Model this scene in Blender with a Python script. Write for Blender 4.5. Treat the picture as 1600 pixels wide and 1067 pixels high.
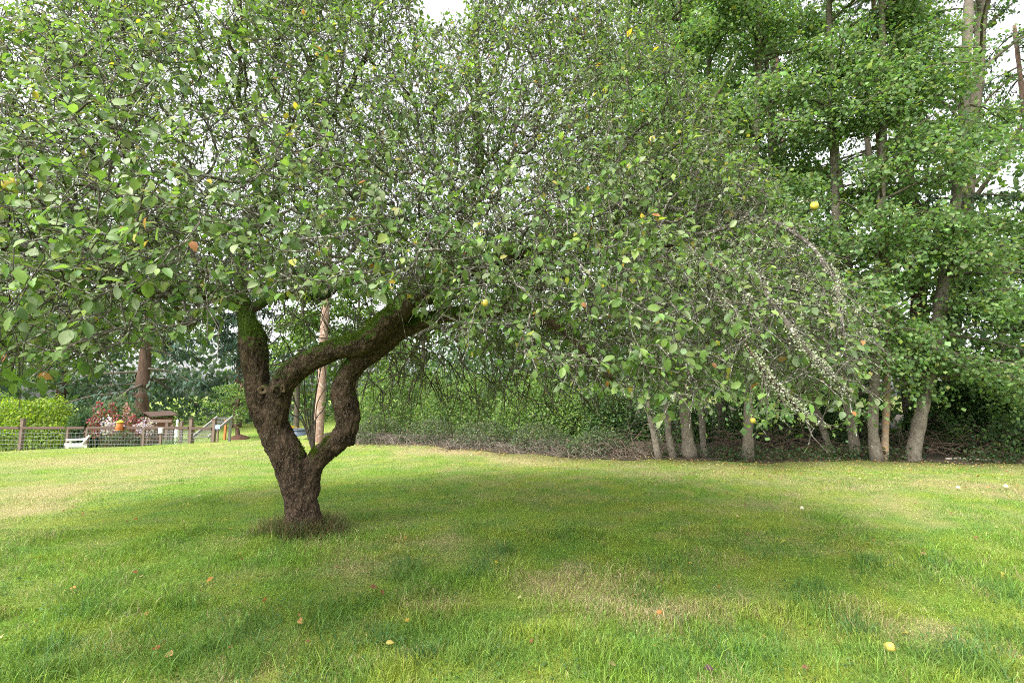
import bpy, math, random
import numpy as np
from mathutils import Vector, Matrix, noise as mnoise

for _o in list(bpy.data.objects):
    bpy.data.objects.remove(_o)
SC = bpy.context.scene
COL = SC.collection
rng = np.random.default_rng(11)
random.seed(11)

# ------------------------------------------------------------------ camera
FPX, CX, CY, CAMH = 755.0, 800.0, 533.5, 1.5          # photograph pixels (1600 wide)
PITCH = math.atan(82.0 / FPX)
cam_d = bpy.data.cameras.new('camera')
cam_d.sensor_width = 36.0
cam_d.lens = 36.0 * FPX / 1600.0
cam_d.clip_start, cam_d.clip_end = 0.05, 2000.0
cam = bpy.data.objects.new('camera', cam_d)
COL.objects.link(cam)
cam.location = (0, 0, CAMH)
cam.rotation_euler = (math.pi / 2 + PITCH, 0, 0)
SC.camera = cam

# ------------------------------------------------------------------ light
SUN_TO = Vector((-0.62, -0.72, 1.2)).normalized()     # towards the sun: high, from the left behind the camera
elev = math.asin(SUN_TO.z)
rot = math.atan2(SUN_TO.x, SUN_TO.y)
wd = bpy.data.worlds.new('World'); SC.world = wd; wd.use_nodes = True
nt = wd.node_tree
sky = nt.nodes.new('ShaderNodeTexSky'); sky.sky_type = 'NISHITA'; sky.sun_disc = False
sky.sun_elevation = elev; sky.sun_rotation = rot
sky.air_density = 1.0; sky.dust_density = 4.0; sky.ozone_density = 1.0
hs = nt.nodes.new('ShaderNodeHueSaturation'); hs.inputs['Saturation'].default_value = 0.10
nt.links.new(sky.outputs[0], hs.inputs['Color'])
bg = nt.nodes['Background']; bg.inputs['Strength'].default_value = 0.15
nt.links.new(hs.outputs[0], bg.inputs['Color'])
sun_d = bpy.data.lights.new('sun', 'SUN'); sun_d.energy = 1.15; sun_d.angle = math.radians(20.0)
sun_d.color = (1.0, 0.95, 0.86)
sun = bpy.data.objects.new('sun', sun_d); COL.objects.link(sun)
sun.location = (-20, -20, 40)
sun.rotation_euler = (-SUN_TO).to_track_quat('-Z', 'Y').to_euler()
vs = SC.view_settings
vs.view_transform = 'Standard'; vs.look = 'None'; vs.gamma = 1.0; vs.use_curve_mapping = False
vs.exposure = 1.88
cy = SC.cycles
cy.max_bounces = 8; cy.diffuse_bounces = 5; cy.glossy_bounces = 2; cy.transmission_bounces = 6
cy.transparent_max_bounces = 4
cy.sample_clamp_indirect = 8.0
cy.use_denoising = False
cy.filter_width = 1.05

# ------------------------------------------------------------------ helpers
_ct, _st = math.cos(PITCH), math.sin(PITCH)
def P(px, py, Y):
    """world point on the ray through photograph pixel (px, py) at depth Y"""
    u, v = (px - CX) / FPX, (CY - py) / FPX
    d = np.array([u, _ct - v * _st, _st + v * _ct])
    return d * (Y / d[1]) + np.array([0, 0, CAMH])
def project(p):
    p = np.asarray(p, float); x, y, z = p[..., 0], p[..., 1], p[..., 2] - CAMH
    f = y * _ct + z * _st; up = -y * _st + z * _ct
    f = np.where(f < 0.05, 0.05, f)
    return CX + FPX * x / f, CY - FPX * up / f, f
def smooth01(t):
    t = np.clip(t, 0, 1); return t * t * (3 - 2 * t)
def gz(x, y):
    """height of the lawn"""
    x = np.asarray(x, float); y = np.asarray(y, float)
    crest = np.interp(x / np.maximum(y, 1.0), [-1.4, -1.06, -.90, -.795, -.66, -.5], [11.5, 12.7, 13.6, 14.1, 14.8, 16.0])
    left = smooth01((-x - 7.6) / 2.0)
    drop = smooth01((y - crest) / 2.2) * left
    z = -0.78 * drop
    z = z + 0.018 * np.sin(x * 1.3 + 0.7) * np.sin(y * 0.9 + 1.1) + 0.03 * np.sin(x * 0.37 + 2.0) * np.cos(y * 0.31)
    return z
def G(px, py, Yguess=8.0):
    """ground point seen at a photograph pixel"""
    Y = Yguess
    for _ in range(40):
        a = P(px, py, 1.0) - np.array([0, 0, CAMH])
        g = float(gz(a[0] * Y, Y))
        Y = 0.5 * Y + 0.5 * (g - CAMH) / a[2]
    p = P(px, py, Y); p[2] = gz(p[0], p[1]); return p

def mesh_np(name, V, faces, tint=None, smooth=True):
    me = bpy.data.meshes.new(name)
    V = np.ascontiguousarray(V, np.float32)
    faces = [np.asarray(f, np.int32) for f in faces if len(f)]
    lv = np.concatenate([f.reshape(-1) for f in faces]).astype(np.int32)
    ls = np.concatenate([np.full(len(f), f.shape[1], np.int32) for f in faces])
    st = np.concatenate([[0], np.cumsum(ls)[:-1]]).astype(np.int32)
    me.vertices.add(len(V)); me.vertices.foreach_set('co', V.ravel())
    me.loops.add(len(lv)); me.loops.foreach_set('vertex_index', lv)
    me.polygons.add(len(ls)); me.polygons.foreach_set('loop_start', st)
    me.polygons.foreach_set('use_smooth', np.full(len(ls), smooth, bool))
    if tint is not None:
        c = np.ones((len(V), 4), np.float32); c[:, :3] = tint
        a = me.color_attributes.new('tint', 'FLOAT_COLOR', 'POINT')
        a.data.foreach_set('color', c.ravel())
    me.update(calc_edges=True)
    return me
def add(name, me, mat=None, parent=None, kind=None):
    o = bpy.data.objects.new(name, me)
    COL.objects.link(o)
    if mat is not None and len(me.materials) == 0:
        me.materials.append(mat)
    if parent is not None:
        o.parent = parent
        q = parent; T = Vector((0, 0, 0))
        while q is not None:
            T += q.location; q = q.parent
        o.matrix_parent_inverse = Matrix.Translation(-T)
    if kind: o['kind'] = kind
    return o
def thing(name, label, cat, loc, group=None):
    o = bpy.data.objects.new(name, None); COL.objects.link(o)
    o.location = loc; o.empty_display_size = 0.2
    o['label'] = label; o['category'] = cat
    if group: o['group'] = group
    return o
def tag(o, label, cat, group=None):
    o['label'] = label; o['category'] = cat
    if group: o['group'] = group
    return o

def unit(a):
    a = np.asarray(a, float)
    n = np.linalg.norm(a, axis=-1, keepdims=True); return a / np.maximum(n, 1e-9)
def rnd_dirs(n):
    return unit(rng.normal(size=(n, 3)))

def batch_tubes(Pt, R, sides=3, cap=False):
    """Pt (m,n,3), R (m,n) -> verts, quads for m tubes"""
    Pt = np.asarray(Pt, float); R = np.asarray(R, float); m, n, _ = Pt.shape
    T = unit(np.gradient(Pt, axis=1))
    ov = unit(Pt[:, -1] - Pt[:, 0])
    ref = np.where(np.abs(ov[:, 2:3]) < 0.8, np.array([[0, 0, 1.0]]), np.array([[1.0, 0.2, 0]]))
    U = unit(np.cross(T, np.repeat(ref[:, None, :], n, 1)))
    W = np.cross(T, U)
    a = np.arange(sides) * 2 * math.pi / sides
    V = Pt[:, :, None, :] + R[:, :, None, None] * (U[:, :, None, :] * np.cos(a)[None, None, :, None] + W[:, :, None, :] * np.sin(a)[None, None, :, None])
    V = V.reshape(-1, 3)
    i = np.arange(m)[:, None, None] * n * sides + np.arange(n - 1)[None, :, None] * sides
    k = np.arange(sides)[None, None, :]; k2 = (k + 1) % sides
    q = np.stack([i + k, i + k2, i + sides + k2, i + sides + k], -1).reshape(-1, 4)
    F = [q]
    if cap:
        F.append((np.arange(m)[:, None] * n * sides + np.arange(sides)[None, ::-1]))
        F.append((np.arange(m)[:, None] * n * sides + (n - 1) * sides + np.arange(sides)[None, :]))
    return V, F
def tube_np(pts, radii, sides=8, cap=True):
    """one tube with parallel-transported frames"""
    pts = np.asarray(pts, float); n = len(pts); radii = np.asarray(radii, float)
    T = unit(np.gradient(pts, axis=0))
    u = np.cross(T[0], [0, 0, 1.0]) if abs(T[0][2]) < 0.9 else np.cross(T[0], [1.0, 0, 0])
    u = u / np.linalg.norm(u)
    a = np.arange(sides) * 2 * math.pi / sides
    V = np.zeros((n, sides, 3))
    for i in range(n):
        u = u - T[i] * np.dot(u, T[i]); u /= max(np.linalg.norm(u), 1e-9)
        w = np.cross(T[i], u)
        V[i] = pts[i] + radii[i] * (np.cos(a)[:, None] * u + np.sin(a)[:, None] * w)
    i = np.arange(n - 1)[:, None] * sides; k = np.arange(sides)[None, :]; k2 = (k + 1) % sides
    q = np.stack([i + k, i + k2, i + sides + k2, i + sides + k], -1).reshape(-1, 4)
    F = [q]
    if cap: F += [np.arange(sides)[None, ::-1], ((n - 1) * sides + np.arange(sides))[None, :]]
    return V.reshape(-1, 3), F
class MB:
    """collects pieces into one mesh"""
    def __init__(s): s.V = []; s.F = []; s.n = 0; s.T = []
    def add(s, V, F, tint=None):
        V = np.asarray(V, float)
        s.V.append(V); s.F += [np.asarray(f) + s.n for f in F]; s.n += len(V)
        if tint is not None: s.T.append(np.broadcast_to(np.asarray(tint, float), (len(V), 3)))
        return s
    def box(s, c, size, rot=None):
        h = np.array(size) / 2.0
        V = np.array([[x, y, z] for x in (-1, 1) for y in (-1, 1) for z in (-1, 1)]) * h
        if rot is not None: V = V @ np.array(rot).T
        return s.add(V + np.array(c), [np.array([[0, 1, 3, 2], [4, 6, 7, 5], [0, 4, 5, 1], [2, 3, 7, 6], [0, 2, 6, 4], [1, 5, 7, 3]])])
    def bar(s, a, b, w, h):
        a = np.array(a, float); b = np.array(b, float); d = b - a; L = np.linalg.norm(d); t = d / L
        u = np.cross(t, [0, 0, 1.0]) if abs(t[2]) < 0.95 else np.array([1.0, 0, 0]); u /= np.linalg.norm(u); w_ = np.cross(u, t)
        return s.box((a + b) / 2, (w, L, h), np.stack([u, t, w_], 1))
    def tube(s, pts, r, sides=8):
        r = np.broadcast_to(np.asarray(r, float), (len(pts),)); return s.add(*tube_np(pts, r, sides))
    def mesh(s, name, smooth=True):
        byk = {}
        for f in s.F: byk.setdefault(f.shape[1], []).append(f)
        F = [np.concatenate(v) for v in byk.values()]
        return mesh_np(name, np.concatenate(s.V), F, np.concatenate(s.T) if s.T else None, smooth)
def bevel(o, w=0.006, seg=2):
    m = o.modifiers.new('bevel', 'BEVEL'); m.width = w; m.segments = seg; m.limit_method = 'ANGLE'
    return o
def resample(pts, step):
    pts = np.asarray(pts, float)
    # catmull-rom then even spacing
    q = np.vstack([2 * pts[0] - pts[1], pts, 2 * pts[-1] - pts[-2]]); out = []
    for i in range(1, len(q) - 2):
        p0, p1, p2, p3 = q[i - 1], q[i], q[i + 1], q[i + 2]
        for t in np.linspace(0, 1, 12, endpoint=False):
            out.append(0.5 * ((2 * p1) + (-p0 + p2) * t + (2 * p0 - 5 * p1 + 4 * p2 - p3) * t * t + (-p0 + 3 * p1 - 3 * p2 + p3) * t ** 3))
    out.append(q[-2]); out = np.array(out)
    s = np.concatenate([[0], np.cumsum(np.linalg.norm(np.diff(out[:, :3], axis=0), axis=1))])
    n = max(3, int(s[-1] / step) + 1); k = np.linspace(0, s[-1], n)
    return np.stack([np.interp(k, s, out[:, j]) for j in range(out.shape[1])], 1)

# value noise, vectorised (for shaping, not for shading)
_perm = rng.random((64, 64, 64))
def vnoise(p, sc=1.0):
    p = np.asarray(p, float) * sc + 100.3; i = np.floor(p).astype(int); f = p - i; f = f * f * (3 - 2 * f); i %= 64; j = (i + 1) % 64
    def c(a, b, d): return _perm[a, b, d]
    x0, y0, z0 = i[..., 0], i[..., 1], i[..., 2]; x1, y1, z1 = j[..., 0], j[..., 1], j[..., 2]
    fx, fy, fz = f[..., 0], f[..., 1], f[..., 2]
    a = (c(x0, y0, z0) * (1 - fx) + c(x1, y0, z0) * fx) * (1 - fy) + (c(x0, y1, z0) * (1 - fx) + c(x1, y1, z0) * fx) * fy
    b = (c(x0, y0, z1) * (1 - fx) + c(x1, y0, z1) * fx) * (1 - fy) + (c(x0, y1, z1) * (1 - fx) + c(x1, y1, z1) * fx) * fy
    return a * (1 - fz) + b * fz

# ------------------------------------------------------------------ leaves
# template columns: x across, y along, z off the blade (fold), zc (curl, scaled per leaf)
LEAF8 = np.array([[0, 0, 0], [-.27, .25, .07], [0, .28, 0], [.27, .25, .07], [-.27, .62, .08], [0, .64, 0], [.27, .62, .08], [0, 1, 0]])
LEAF8_F = [np.array([[0, 2, 1], [0, 3, 2], [4, 5, 7], [5, 6, 7]]), np.array([[1, 2, 5, 4], [2, 3, 6, 5]])]
LEAF4 = np.array([[0, 0, 0], [-.3, .45, .06], [0, 1, 0], [.3, .45, .06]])
LEAF4_F = [np.array([[0, 3, 1], [1, 3, 2]])]
def leaf_frames(axis, nrm):
    a = unit(axis); x = unit(np.cross(a, nrm)); n = np.cross(x, a); return x, a, n
def leaves_mesh(base, axis, nrm, size, tint, template=LEAF8, tf=LEAF8_F, curl=0.18, width=1.0):
    m = len(base); x, a, n = leaf_frames(axis, nrm)
    t = template; size = np.broadcast_to(size, (m,)); w = np.broadcast_to(width, (m,))
    cu = rng.normal(curl, 0.12, m)
    lx = t[None, :, 0] * w[:, None]; ly = np.repeat(t[None, :, 1], m, 0)
    lz = t[None, :, 2] * rng.uniform(0.4, 1.8, m)[:, None] - cu[:, None] * t[None, :, 1] ** 2
    V = base[:, None, :] + size[:, None, None] * (lx[..., None] * x[:, None, :] + ly[..., None] * a[:, None, :] + lz[..., None] * n[:, None, :])
    k = len(t); off = np.arange(m)[:, None, None] * k
    F = [(f[None] + off).reshape(-1, f.shape[1]) for f in tf]
    T = np.repeat(tint, k, 0) if tint is not None else None
    return V.reshape(-1, 3), F, T
def tints(n, cols, w, jit=0.18, sat=0.06):
    cols = np.array(cols, float); i = rng.choice(len(cols), n, p=np.array(w) / np.sum(w))
    c = cols[i] * np.exp(rng.normal(0, jit, (n, 1))) * np.exp(rng.normal(0, sat, (n, 3)))
    return np.clip(c, 0.004, 0.75)

# ------------------------------------------------------------------ materials
def nodes_mat(name):
    m = bpy.data.materials.new(name); m.use_nodes = True
    t = m.node_tree; t.nodes.clear()
    out = t.nodes.new('ShaderNodeOutputMaterial')
    return m, t, out
def N(t, typ, **kw):
    n = t.nodes.new(typ)
    for k, v in kw.items():
        if k in n.inputs: n.inputs[k].default_value = v
        else: setattr(n, k, v)
    return n
def mixc(t, fac, a, b, mode='MIX'):
    n = t.nodes.new('ShaderNodeMix'); n.data_type = 'RGBA'; n.blend_type = mode
    for idx, v in ((0, fac), (6, a), (7, b)):
        if hasattr(v, 'links') or hasattr(v, 'is_linked'): t.links.new(v, n.inputs[idx])
        else: n.inputs[idx].default_value = v if idx == 0 else (tuple(v) + (1,))[:4]
    return n.outputs[2]
def ramp(t, src, stops):
    n = t.nodes.new('ShaderNodeValToRGB'); t.links.new(src, n.inputs[0])
    e = n.color_ramp.elements
    while len(e) < len(stops): e.new(0.5)
    for i, (p, c) in enumerate(stops):
        e[i].position = p; e[i].color = (c, c, c, 1) if isinstance(c, (int, float)) else (tuple(c) + (1,))[:4]
    return n.outputs[0]
def noise_n(t, vec, scale, detail=4, rough=0.55, dist=0.0):
    n = N(t, 'ShaderNodeTexNoise', Scale=scale, Detail=detail, Roughness=rough, Distortion=dist)
    if vec is not None: t.links.new(vec, n.inputs['Vector'])
    return n.outputs['Fac']
def pos_n(t): return t.nodes.new('ShaderNodeNewGeometry').outputs['Position']
def math_n(t, op, a, b=0.5):
    n = t.nodes.new('ShaderNodeMath'); n.operation = op
    for i, v in ((0, a), (1, b)):
        if hasattr(v, 'is_linked'): t.links.new(v, n.inputs[i])
        else: n.inputs[i].default_value = v
    return n.outputs[0]

def leaf_mat(name, transl=0.35, rough=0.42, spec=0.45, under=0.35, under_col=(0.15, 0.18, 0.12), blotch=True):
    m, t, out = nodes_mat(name)
    at = N(t, 'ShaderNodeAttribute', attribute_name='tint')
    c = at.outputs['Color']
    if blotch:
        f = noise_n(t, pos_n(t), 55, 2)
        c = mixc(t, 0.35, c, mixc(t, f, (0.35, 0.35, 0.3), (1.55, 1.6, 1.4)), 'MULTIPLY')
        c2 = mixc(t, 1.0, c, (1.25, 1.25, 1.25), 'MULTIPLY')
    else: c2 = c
    geo = t.nodes.new('ShaderNodeNewGeometry')
    bf = math_n(t, 'MULTIPLY', geo.outputs['Backfacing'], under)
    cf = mixc(t, bf, c2, under_col)
    pb = N(t, 'ShaderNodeBsdfPrincipled', Roughness=rough)
    pb.inputs['Specular IOR Level'].default_value = spec
    t.links.new(cf, pb.inputs['Base Color'])
    tr = t.nodes.new('ShaderNodeBsdfTranslucent')
    t.links.new(mixc(t, 1.0, c2, (1.5, 1.65, 0.7), 'MULTIPLY'), tr.inputs['Color'])
    mx = N(t, 'ShaderNodeMixShader', Fac=transl)
    t.links.new(pb.outputs[0], mx.inputs[1]); t.links.new(tr.outputs[0], mx.inputs[2])
    t.links.new(mx.outputs[0], out.inputs[0])
    return m
def bark_mat(name, c0, c1, spot=None, spot_lo=0.58, scale=14, moss=None, moss_lo=0.15, stretch=0.35, bump=0.6, moss2=0.0, plates=0):
    m, t, out = nodes_mat(name)
    p = pos_n(t)
    mp = N(t, 'ShaderNodeMapping'); t.links.new(p, mp.inputs[0]); mp.inputs['Scale'].default_value = (1, 1, stretch)
    v = mp.outputs[0]
    n1 = noise_n(t, v, scale, 6, 0.65, 0.6)
    n2 = noise_n(t, v, scale * 4.2, 4, 0.6)
    c = mixc(t, ramp(t, n1, [(0.3, 0.0), (0.7, 1.0)]), c0, c1)
    c = mixc(t, 0.7, c, mixc(t, n2, (0.35, 0.35, 0.35), (1.6, 1.6, 1.6)), 'MULTIPLY')
    h = math_n(t, 'ADD', n1, math_n(t, 'MULTIPLY', n2, 0.5))
    if plates:
        vo = N(t, 'ShaderNodeTexVoronoi', feature='DISTANCE_TO_EDGE', Scale=plates)
        wv = N(t, 'ShaderNodeVectorMath', operation='ADD'); t.links.new(v, wv.inputs[0])
        nv_ = N(t, 'ShaderNodeTexNoise', Scale=plates * .8, Detail=3.0); t.links.new(v, nv_.inputs['Vector'])
        sv_ = N(t, 'ShaderNodeVectorMath', operation='SCALE'); t.links.new(nv_.outputs['Color'], sv_.inputs[0]); sv_.inputs['Scale'].default_value = 1.2 / plates
        t.links.new(sv_.outputs[0], wv.inputs[1]); t.links.new(wv.outputs[0], vo.inputs['Vector'])
        e_ = ramp(t, vo.outputs['Distance'], [(0.0, 0.0), (0.16, 1.0)])
        e_ = math_n(t, 'MAXIMUM', e_, ramp(t, noise_n(t, p, 7, 4), [(0.38, 0.0), (0.62, 1.0)]))
        c = mixc(t, e_, mixc(t, 1.0, c, (0.38, 0.35, 0.33), 'MULTIPLY'), c)
        h = math_n(t, 'ADD', h, math_n(t, 'MULTIPLY', e_, 0.9))
    if spot is not None:
        s = ramp(t, noise_n(t, p, scale * 1.6, 5, 0.7), [(spot_lo, 0.0), (spot_lo + 0.07, 1.0)])
        c = mixc(t, s, c, mixc(t, noise_n(t, p, scale * 9, 3), tuple(x * 0.6 for x in spot), tuple(min(1, x * 1.35) for x in spot)))
    if moss is not None:
        geo = t.nodes.new('ShaderNodeNewGeometry')
        sx = t.nodes.new('ShaderNodeSeparateXYZ'); t.links.new(geo.outputs['Normal'], sx.inputs[0])
        e = math_n(t, 'ADD', sx.outputs['Z'], math_n(t, 'MULTIPLY', math_n(t, 'SUBTRACT', noise_n(t, p, 5.0, 4), 0.5), 2.6))
        if moss2:
            sp = t.nodes.new('ShaderNodeSeparateXYZ'); t.links.new(p, sp.inputs[0])
            e = math_n(t, 'ADD', e, math_n(t, 'MULTIPLY', math_n(t, 'SUBTRACT', math_n(t, 'MINIMUM', sp.outputs['Z'], 2.6), 1.9), moss2))
        k = ramp(t, math_n(t, 'MULTIPLY', math_n(t, 'ADD', e, 1.0), 0.5), [(0.5 + moss_lo, 0.0), (0.62 + moss_lo, 1.0)])
        c = mixc(t, k, c, mixc(t, noise_n(t, p, 60, 3), tuple(x * 0.5 for x in moss), tuple(x * 1.5 for x in moss)))
    pb = N(t, 'ShaderNodeBsdfPrincipled', Roughness=0.9); pb.inputs['Specular IOR Level'].default_value = 0.2
    t.links.new(c, pb.inputs['Base Color'])
    b = N(t, 'ShaderNodeBump', Strength=bump, Distance=0.03); t.links.new(h, b.inputs['Height'])
    t.links.new(b.outputs[0], pb.inputs['Normal']); t.links.new(pb.outputs[0], out.inputs[0])
    return m
def plain_mat(name, c0, c1=None, scale=20, rough=0.75, bump=0.15, stretch=(1, 1, 1), spec=0.3):
    m, t, out = nodes_mat(name)
    p = pos_n(t); mp = N(t, 'ShaderNodeMapping'); t.links.new(p, mp.inputs[0]); mp.inputs['Scale'].default_value = stretch
    f = noise_n(t, mp.outputs[0], scale, 5, 0.6)
    c = mixc(t, f, c0, c1 if c1 else tuple(x * 0.6 for x in c0))
    pb = N(t, 'ShaderNodeBsdfPrincipled', Roughness=rough); pb.inputs['Specular IOR Level'].default_value = spec
    t.links.new(c, pb.inputs['Base Color'])
    b = N(t, 'ShaderNodeBump', Strength=bump, Distance=0.02); t.links.new(f, b.inputs['Height']); t.links.new(b.outputs[0], pb.inputs['Normal'])
    t.links.new(pb.outputs[0], out.inputs[0]); return m

M_APPLE_LEAF = leaf_mat('apple_leaf', 0.38, 0.5, 0.35, 0.6, (0.22, 0.26, 0.19))
M_LEAF = leaf_mat('broad_leaf', 0.45, 0.5, 0.35, 0.3, (0.11, 0.15, 0.09), blotch=False)
M_NEEDLE = leaf_mat('needle_spray', 0.2, 0.55, 0.3, 0.2, (0.07, 0.10, 0.07), blotch=False)
M_PETAL = leaf_mat('petal', 0.4, 0.6, 0.2, 0.0, blotch=False)
M_LICHEN = leaf_mat('lichen', 0.15, 0.9, 0.1, 0.0, blotch=False)
M_MOSS = leaf_mat('moss', 0.3, 0.8, 0.1, 0.0, blotch=False)
M_GRASSB = None
M_APPLE_BARK = bark_mat('apple_bark', (0.048, 0.031, 0.021), (0.155, 0.105, 0.073), (0.23, 0.22, 0.18), 0.60, 24, (0.055, 0.095, 0.012), 0.10, 0.40, 1.0, 0.9, 46)
M_APPLE_TWIG = bark_mat('lichened_twig', (0.055, 0.046, 0.036), (0.12, 0.105, 0.085), (0.40, 0.41, 0.35), 0.54, 24, None, 0, 1.0, 0.3)
M_ALDER = bark_mat('alder_bark', (0.085, 0.07, 0.055), (0.19, 0.165, 0.13), (0.42, 0.41, 0.36), 0.62, 10, (0.07, 0.095, 0.03), 0.38, 0.8, 0.5)
M_CONIFER = bark_mat('conifer_bark', (0.06, 0.038, 0.028), (0.15, 0.095, 0.07), None, 0.6, 7, None, 0, 0.25, 0.9)
M_DARKBRANCH = bark_mat('dark_branch', (0.06, 0.05, 0.038), (0.14, 0.12, 0.09), (0.20, 0.22, 0.14), 0.6, 10, None, 0, 0.6, 0.4)
M_CANE = plain_mat('dry_cane', (0.23, 0.195, 0.155), (0.10, 0.08, 0.06), 8)

# ================================================================== THE SETTING: lawn
TREE = G(474, 832, 5.0)                                   # foot of the apple tree
WOOD_EDGE = np.array([[-9, 17.5], [-5.2, 15.6], [-3.4, 14.9], [-1.6, 13.9], [0.2, 12.6], [2.2, 11.5], [4.0, 11.1], [7.0, 10.9], [12, 10.7], [30, 10.4]])
def wood_edge(x): return np.interp(x, WOOD_EDGE[:, 0], WOOD_EDGE[:, 1])
_spots = [(880, 912, .45, .42), (960, 960, .4, .22), (1380, 975, .4, .35), (560, 885, .4, .5), (700, 855, .5, .45), (1090, 960, .35, .5), (60, 772, 1.0, .6), (230, 735, 1.2, .45), (90, 722, 1.4, .55), (20, 800, .8, .5),
          (300, 712, 1.2, .35), (700, 705, 1.2, .5), (820, 716, 1.1, .4), (1000, 738, 1.0, .4), (1250, 752, 1.1, .45), (1450, 760, 1.0, .45), (1580, 765, .9, .45), (1180, 790, .6, .5), (1420, 800, .7, .6), (660, 930, .4, .3)]
_sp = [(G(a, b), r, w) for a, b, r, w in _spots]
def dryness(x, y):
    p = np.stack([x, y, 0 * x], -1)
    n = vnoise(p, 0.9) * 0.25 + vnoise(p, 3.3) * 0.4 + vnoise(p, 9.0) * 0.35
    d = np.zeros_like(x)
    for g, r, w in _sp:
        d = d + w * np.exp(-(((x - g[0]) / r) ** 2 + ((y - g[1]) / (r * 1.0)) ** 2))
    d = d + 0.12 * smooth01((y - 8.0) / 5.0) + 0.22 * np.exp(-((y - wood_edge(x) + 0.9) / 1.0) ** 2)
    return np.clip((d * 0.95 + (n - 0.5) * 1.5) * 1.0 + 0.08, 0, 1)
GREENS = np.array([[0.172, 0.285, 0.040], [0.125, 0.245, 0.046], [0.240, 0.310, 0.048]])
TAN = np.array([0.37, 0.31, 0.17]); LITTER = np.array([0.11, 0.075, 0.045])
def lawn_tint(x, y, jit=0.0):
    p = np.stack([x, y, 0 * x + 9.0], -1)
    a = smooth01((vnoise(p, 0.6) * .4 + vnoise(p + 3, 3.1) * .6 - 0.3) / 0.4)[:, None]; b = smooth01((vnoise(p + 31, 4.2) * .6 + vnoise(p + 77, 11.0) * .4 - 0.42) / 0.3)[:, None]
    c = GREENS[0] * (1 - a) + GREENS[2] * a; c = c * (1 - 0.75 * b) + GREENS[1] * 0.75 * b
    d = dryness(x, y)[:, None]
    if jit: d = np.where(rng.random(d.shape) < d * 0.85 + 0.03, np.minimum(1, d + 0.55), d * 0.3)
    c = c * (1 - d) + TAN * d
    w = (smooth01(1 - (wood_edge(x) - y) / 1.5) * (.35 + .6 * vnoise(p + 50, 2.0)) * smooth01((x + 4) / 4))[:, None]  # leaf litter plus tree shade painted into the tint along the wood edge
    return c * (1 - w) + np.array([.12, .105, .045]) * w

def spaced(lo, hi, c, fine, n_fine, grow=1.13):
    out = [c + i * fine for i in range(-n_fine, n_fine + 1)]
    s = fine
    while out[-1] < hi: s *= grow; out.append(out[-1] + s)
    s = fine
    while out[0] > lo: s *= grow; out.insert(0, out[0] - s)
    return np.array(out)
xs = spaced(-260, 260, 0, 0.16, 60); ys = spaced(-60, 400, 6.5, 0.16, 45)
X, Y = np.meshgrid(xs, ys); fx, fy = X.ravel(), Y.ravel()
Vg = np.stack([fx, fy, gz(fx, fy)], 1)
i = (np.arange(len(ys) - 1)[:, None] * len(xs) + np.arange(len(xs) - 1)[None]).ravel()
Fg = np.stack([i, i + 1, i + len(xs) + 1, i + len(xs)], 1)
m, t, out = nodes_mat('lawn_soil')
c = N(t, 'ShaderNodeAttribute', attribute_name='tint').outputs['Color']
p = pos_n(t)
c = mixc(t, 0.8, c, mixc(t, noise_n(t, p, 38, 6, 0.7), (0.15, 0.15, 0.12), (1.55, 1.55, 1.5)), 'MULTIPLY')
c = mixc(t, 0.5, c, mixc(t, noise_n(t, p, 9, 4, 0.6), (0.55, 0.5, 0.45), (1.3, 1.35, 1.25)), 'MULTIPLY')
pb = N(t, 'ShaderNodeBsdfPrincipled', Roughness=0.95); pb.inputs['Specular IOR Level'].default_value = 0.1
t.links.new(c, pb.inputs['Base Color'])
b = N(t, 'ShaderNodeBump', Strength=0.8, Distance=0.05); t.links.new(noise_n(t, p, 45, 5, 0.7), b.inputs['Height']); t.links.new(b.outputs[0], pb.inputs['Normal'])
t.links.new(pb.outputs[0], out.inputs[0])
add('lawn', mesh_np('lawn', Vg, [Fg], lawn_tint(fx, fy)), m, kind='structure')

# woodland floor: leaf litter under the trees, a sheet just above the lawn
xs = np.linspace(-7, 30, 150); vs_ = np.concatenate([np.linspace(0, 6, 30), np.linspace(7, 60, 20)])
X, Vv = np.meshgrid(xs, vs_)
ed = wood_edge(X) + 0.25 * np.sin(X * 3.1) * np.sin(X * 1.3 + 1) + 0.2 * (vnoise(np.stack([X, X * 0, X * 0], -1), 2.5) - 0.5)
Yv = ed + Vv - 0.1
Z = gz(X, Yv) + 0.012 + 0.10 * smooth01(Vv / 2.5) * vnoise(np.stack([X, Yv, X * 0], -1), 1.4)
i = (np.arange(len(vs_) - 1)[:, None] * len(xs) + np.arange(len(xs) - 1)[None]).ravel()
add('woodland_floor', mesh_np('woodland_floor', np.stack([X.ravel(), Yv.ravel(), Z.ravel()], 1), [np.stack([i, i + 1, i + len(xs) + 1, i + len(xs)], 1)]),
    plain_mat('leaf_litter_soil', (0.06, 0.045, 0.028), (0.025, 0.022, 0.015), 14, 0.95, 0.8), kind='structure')

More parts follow.
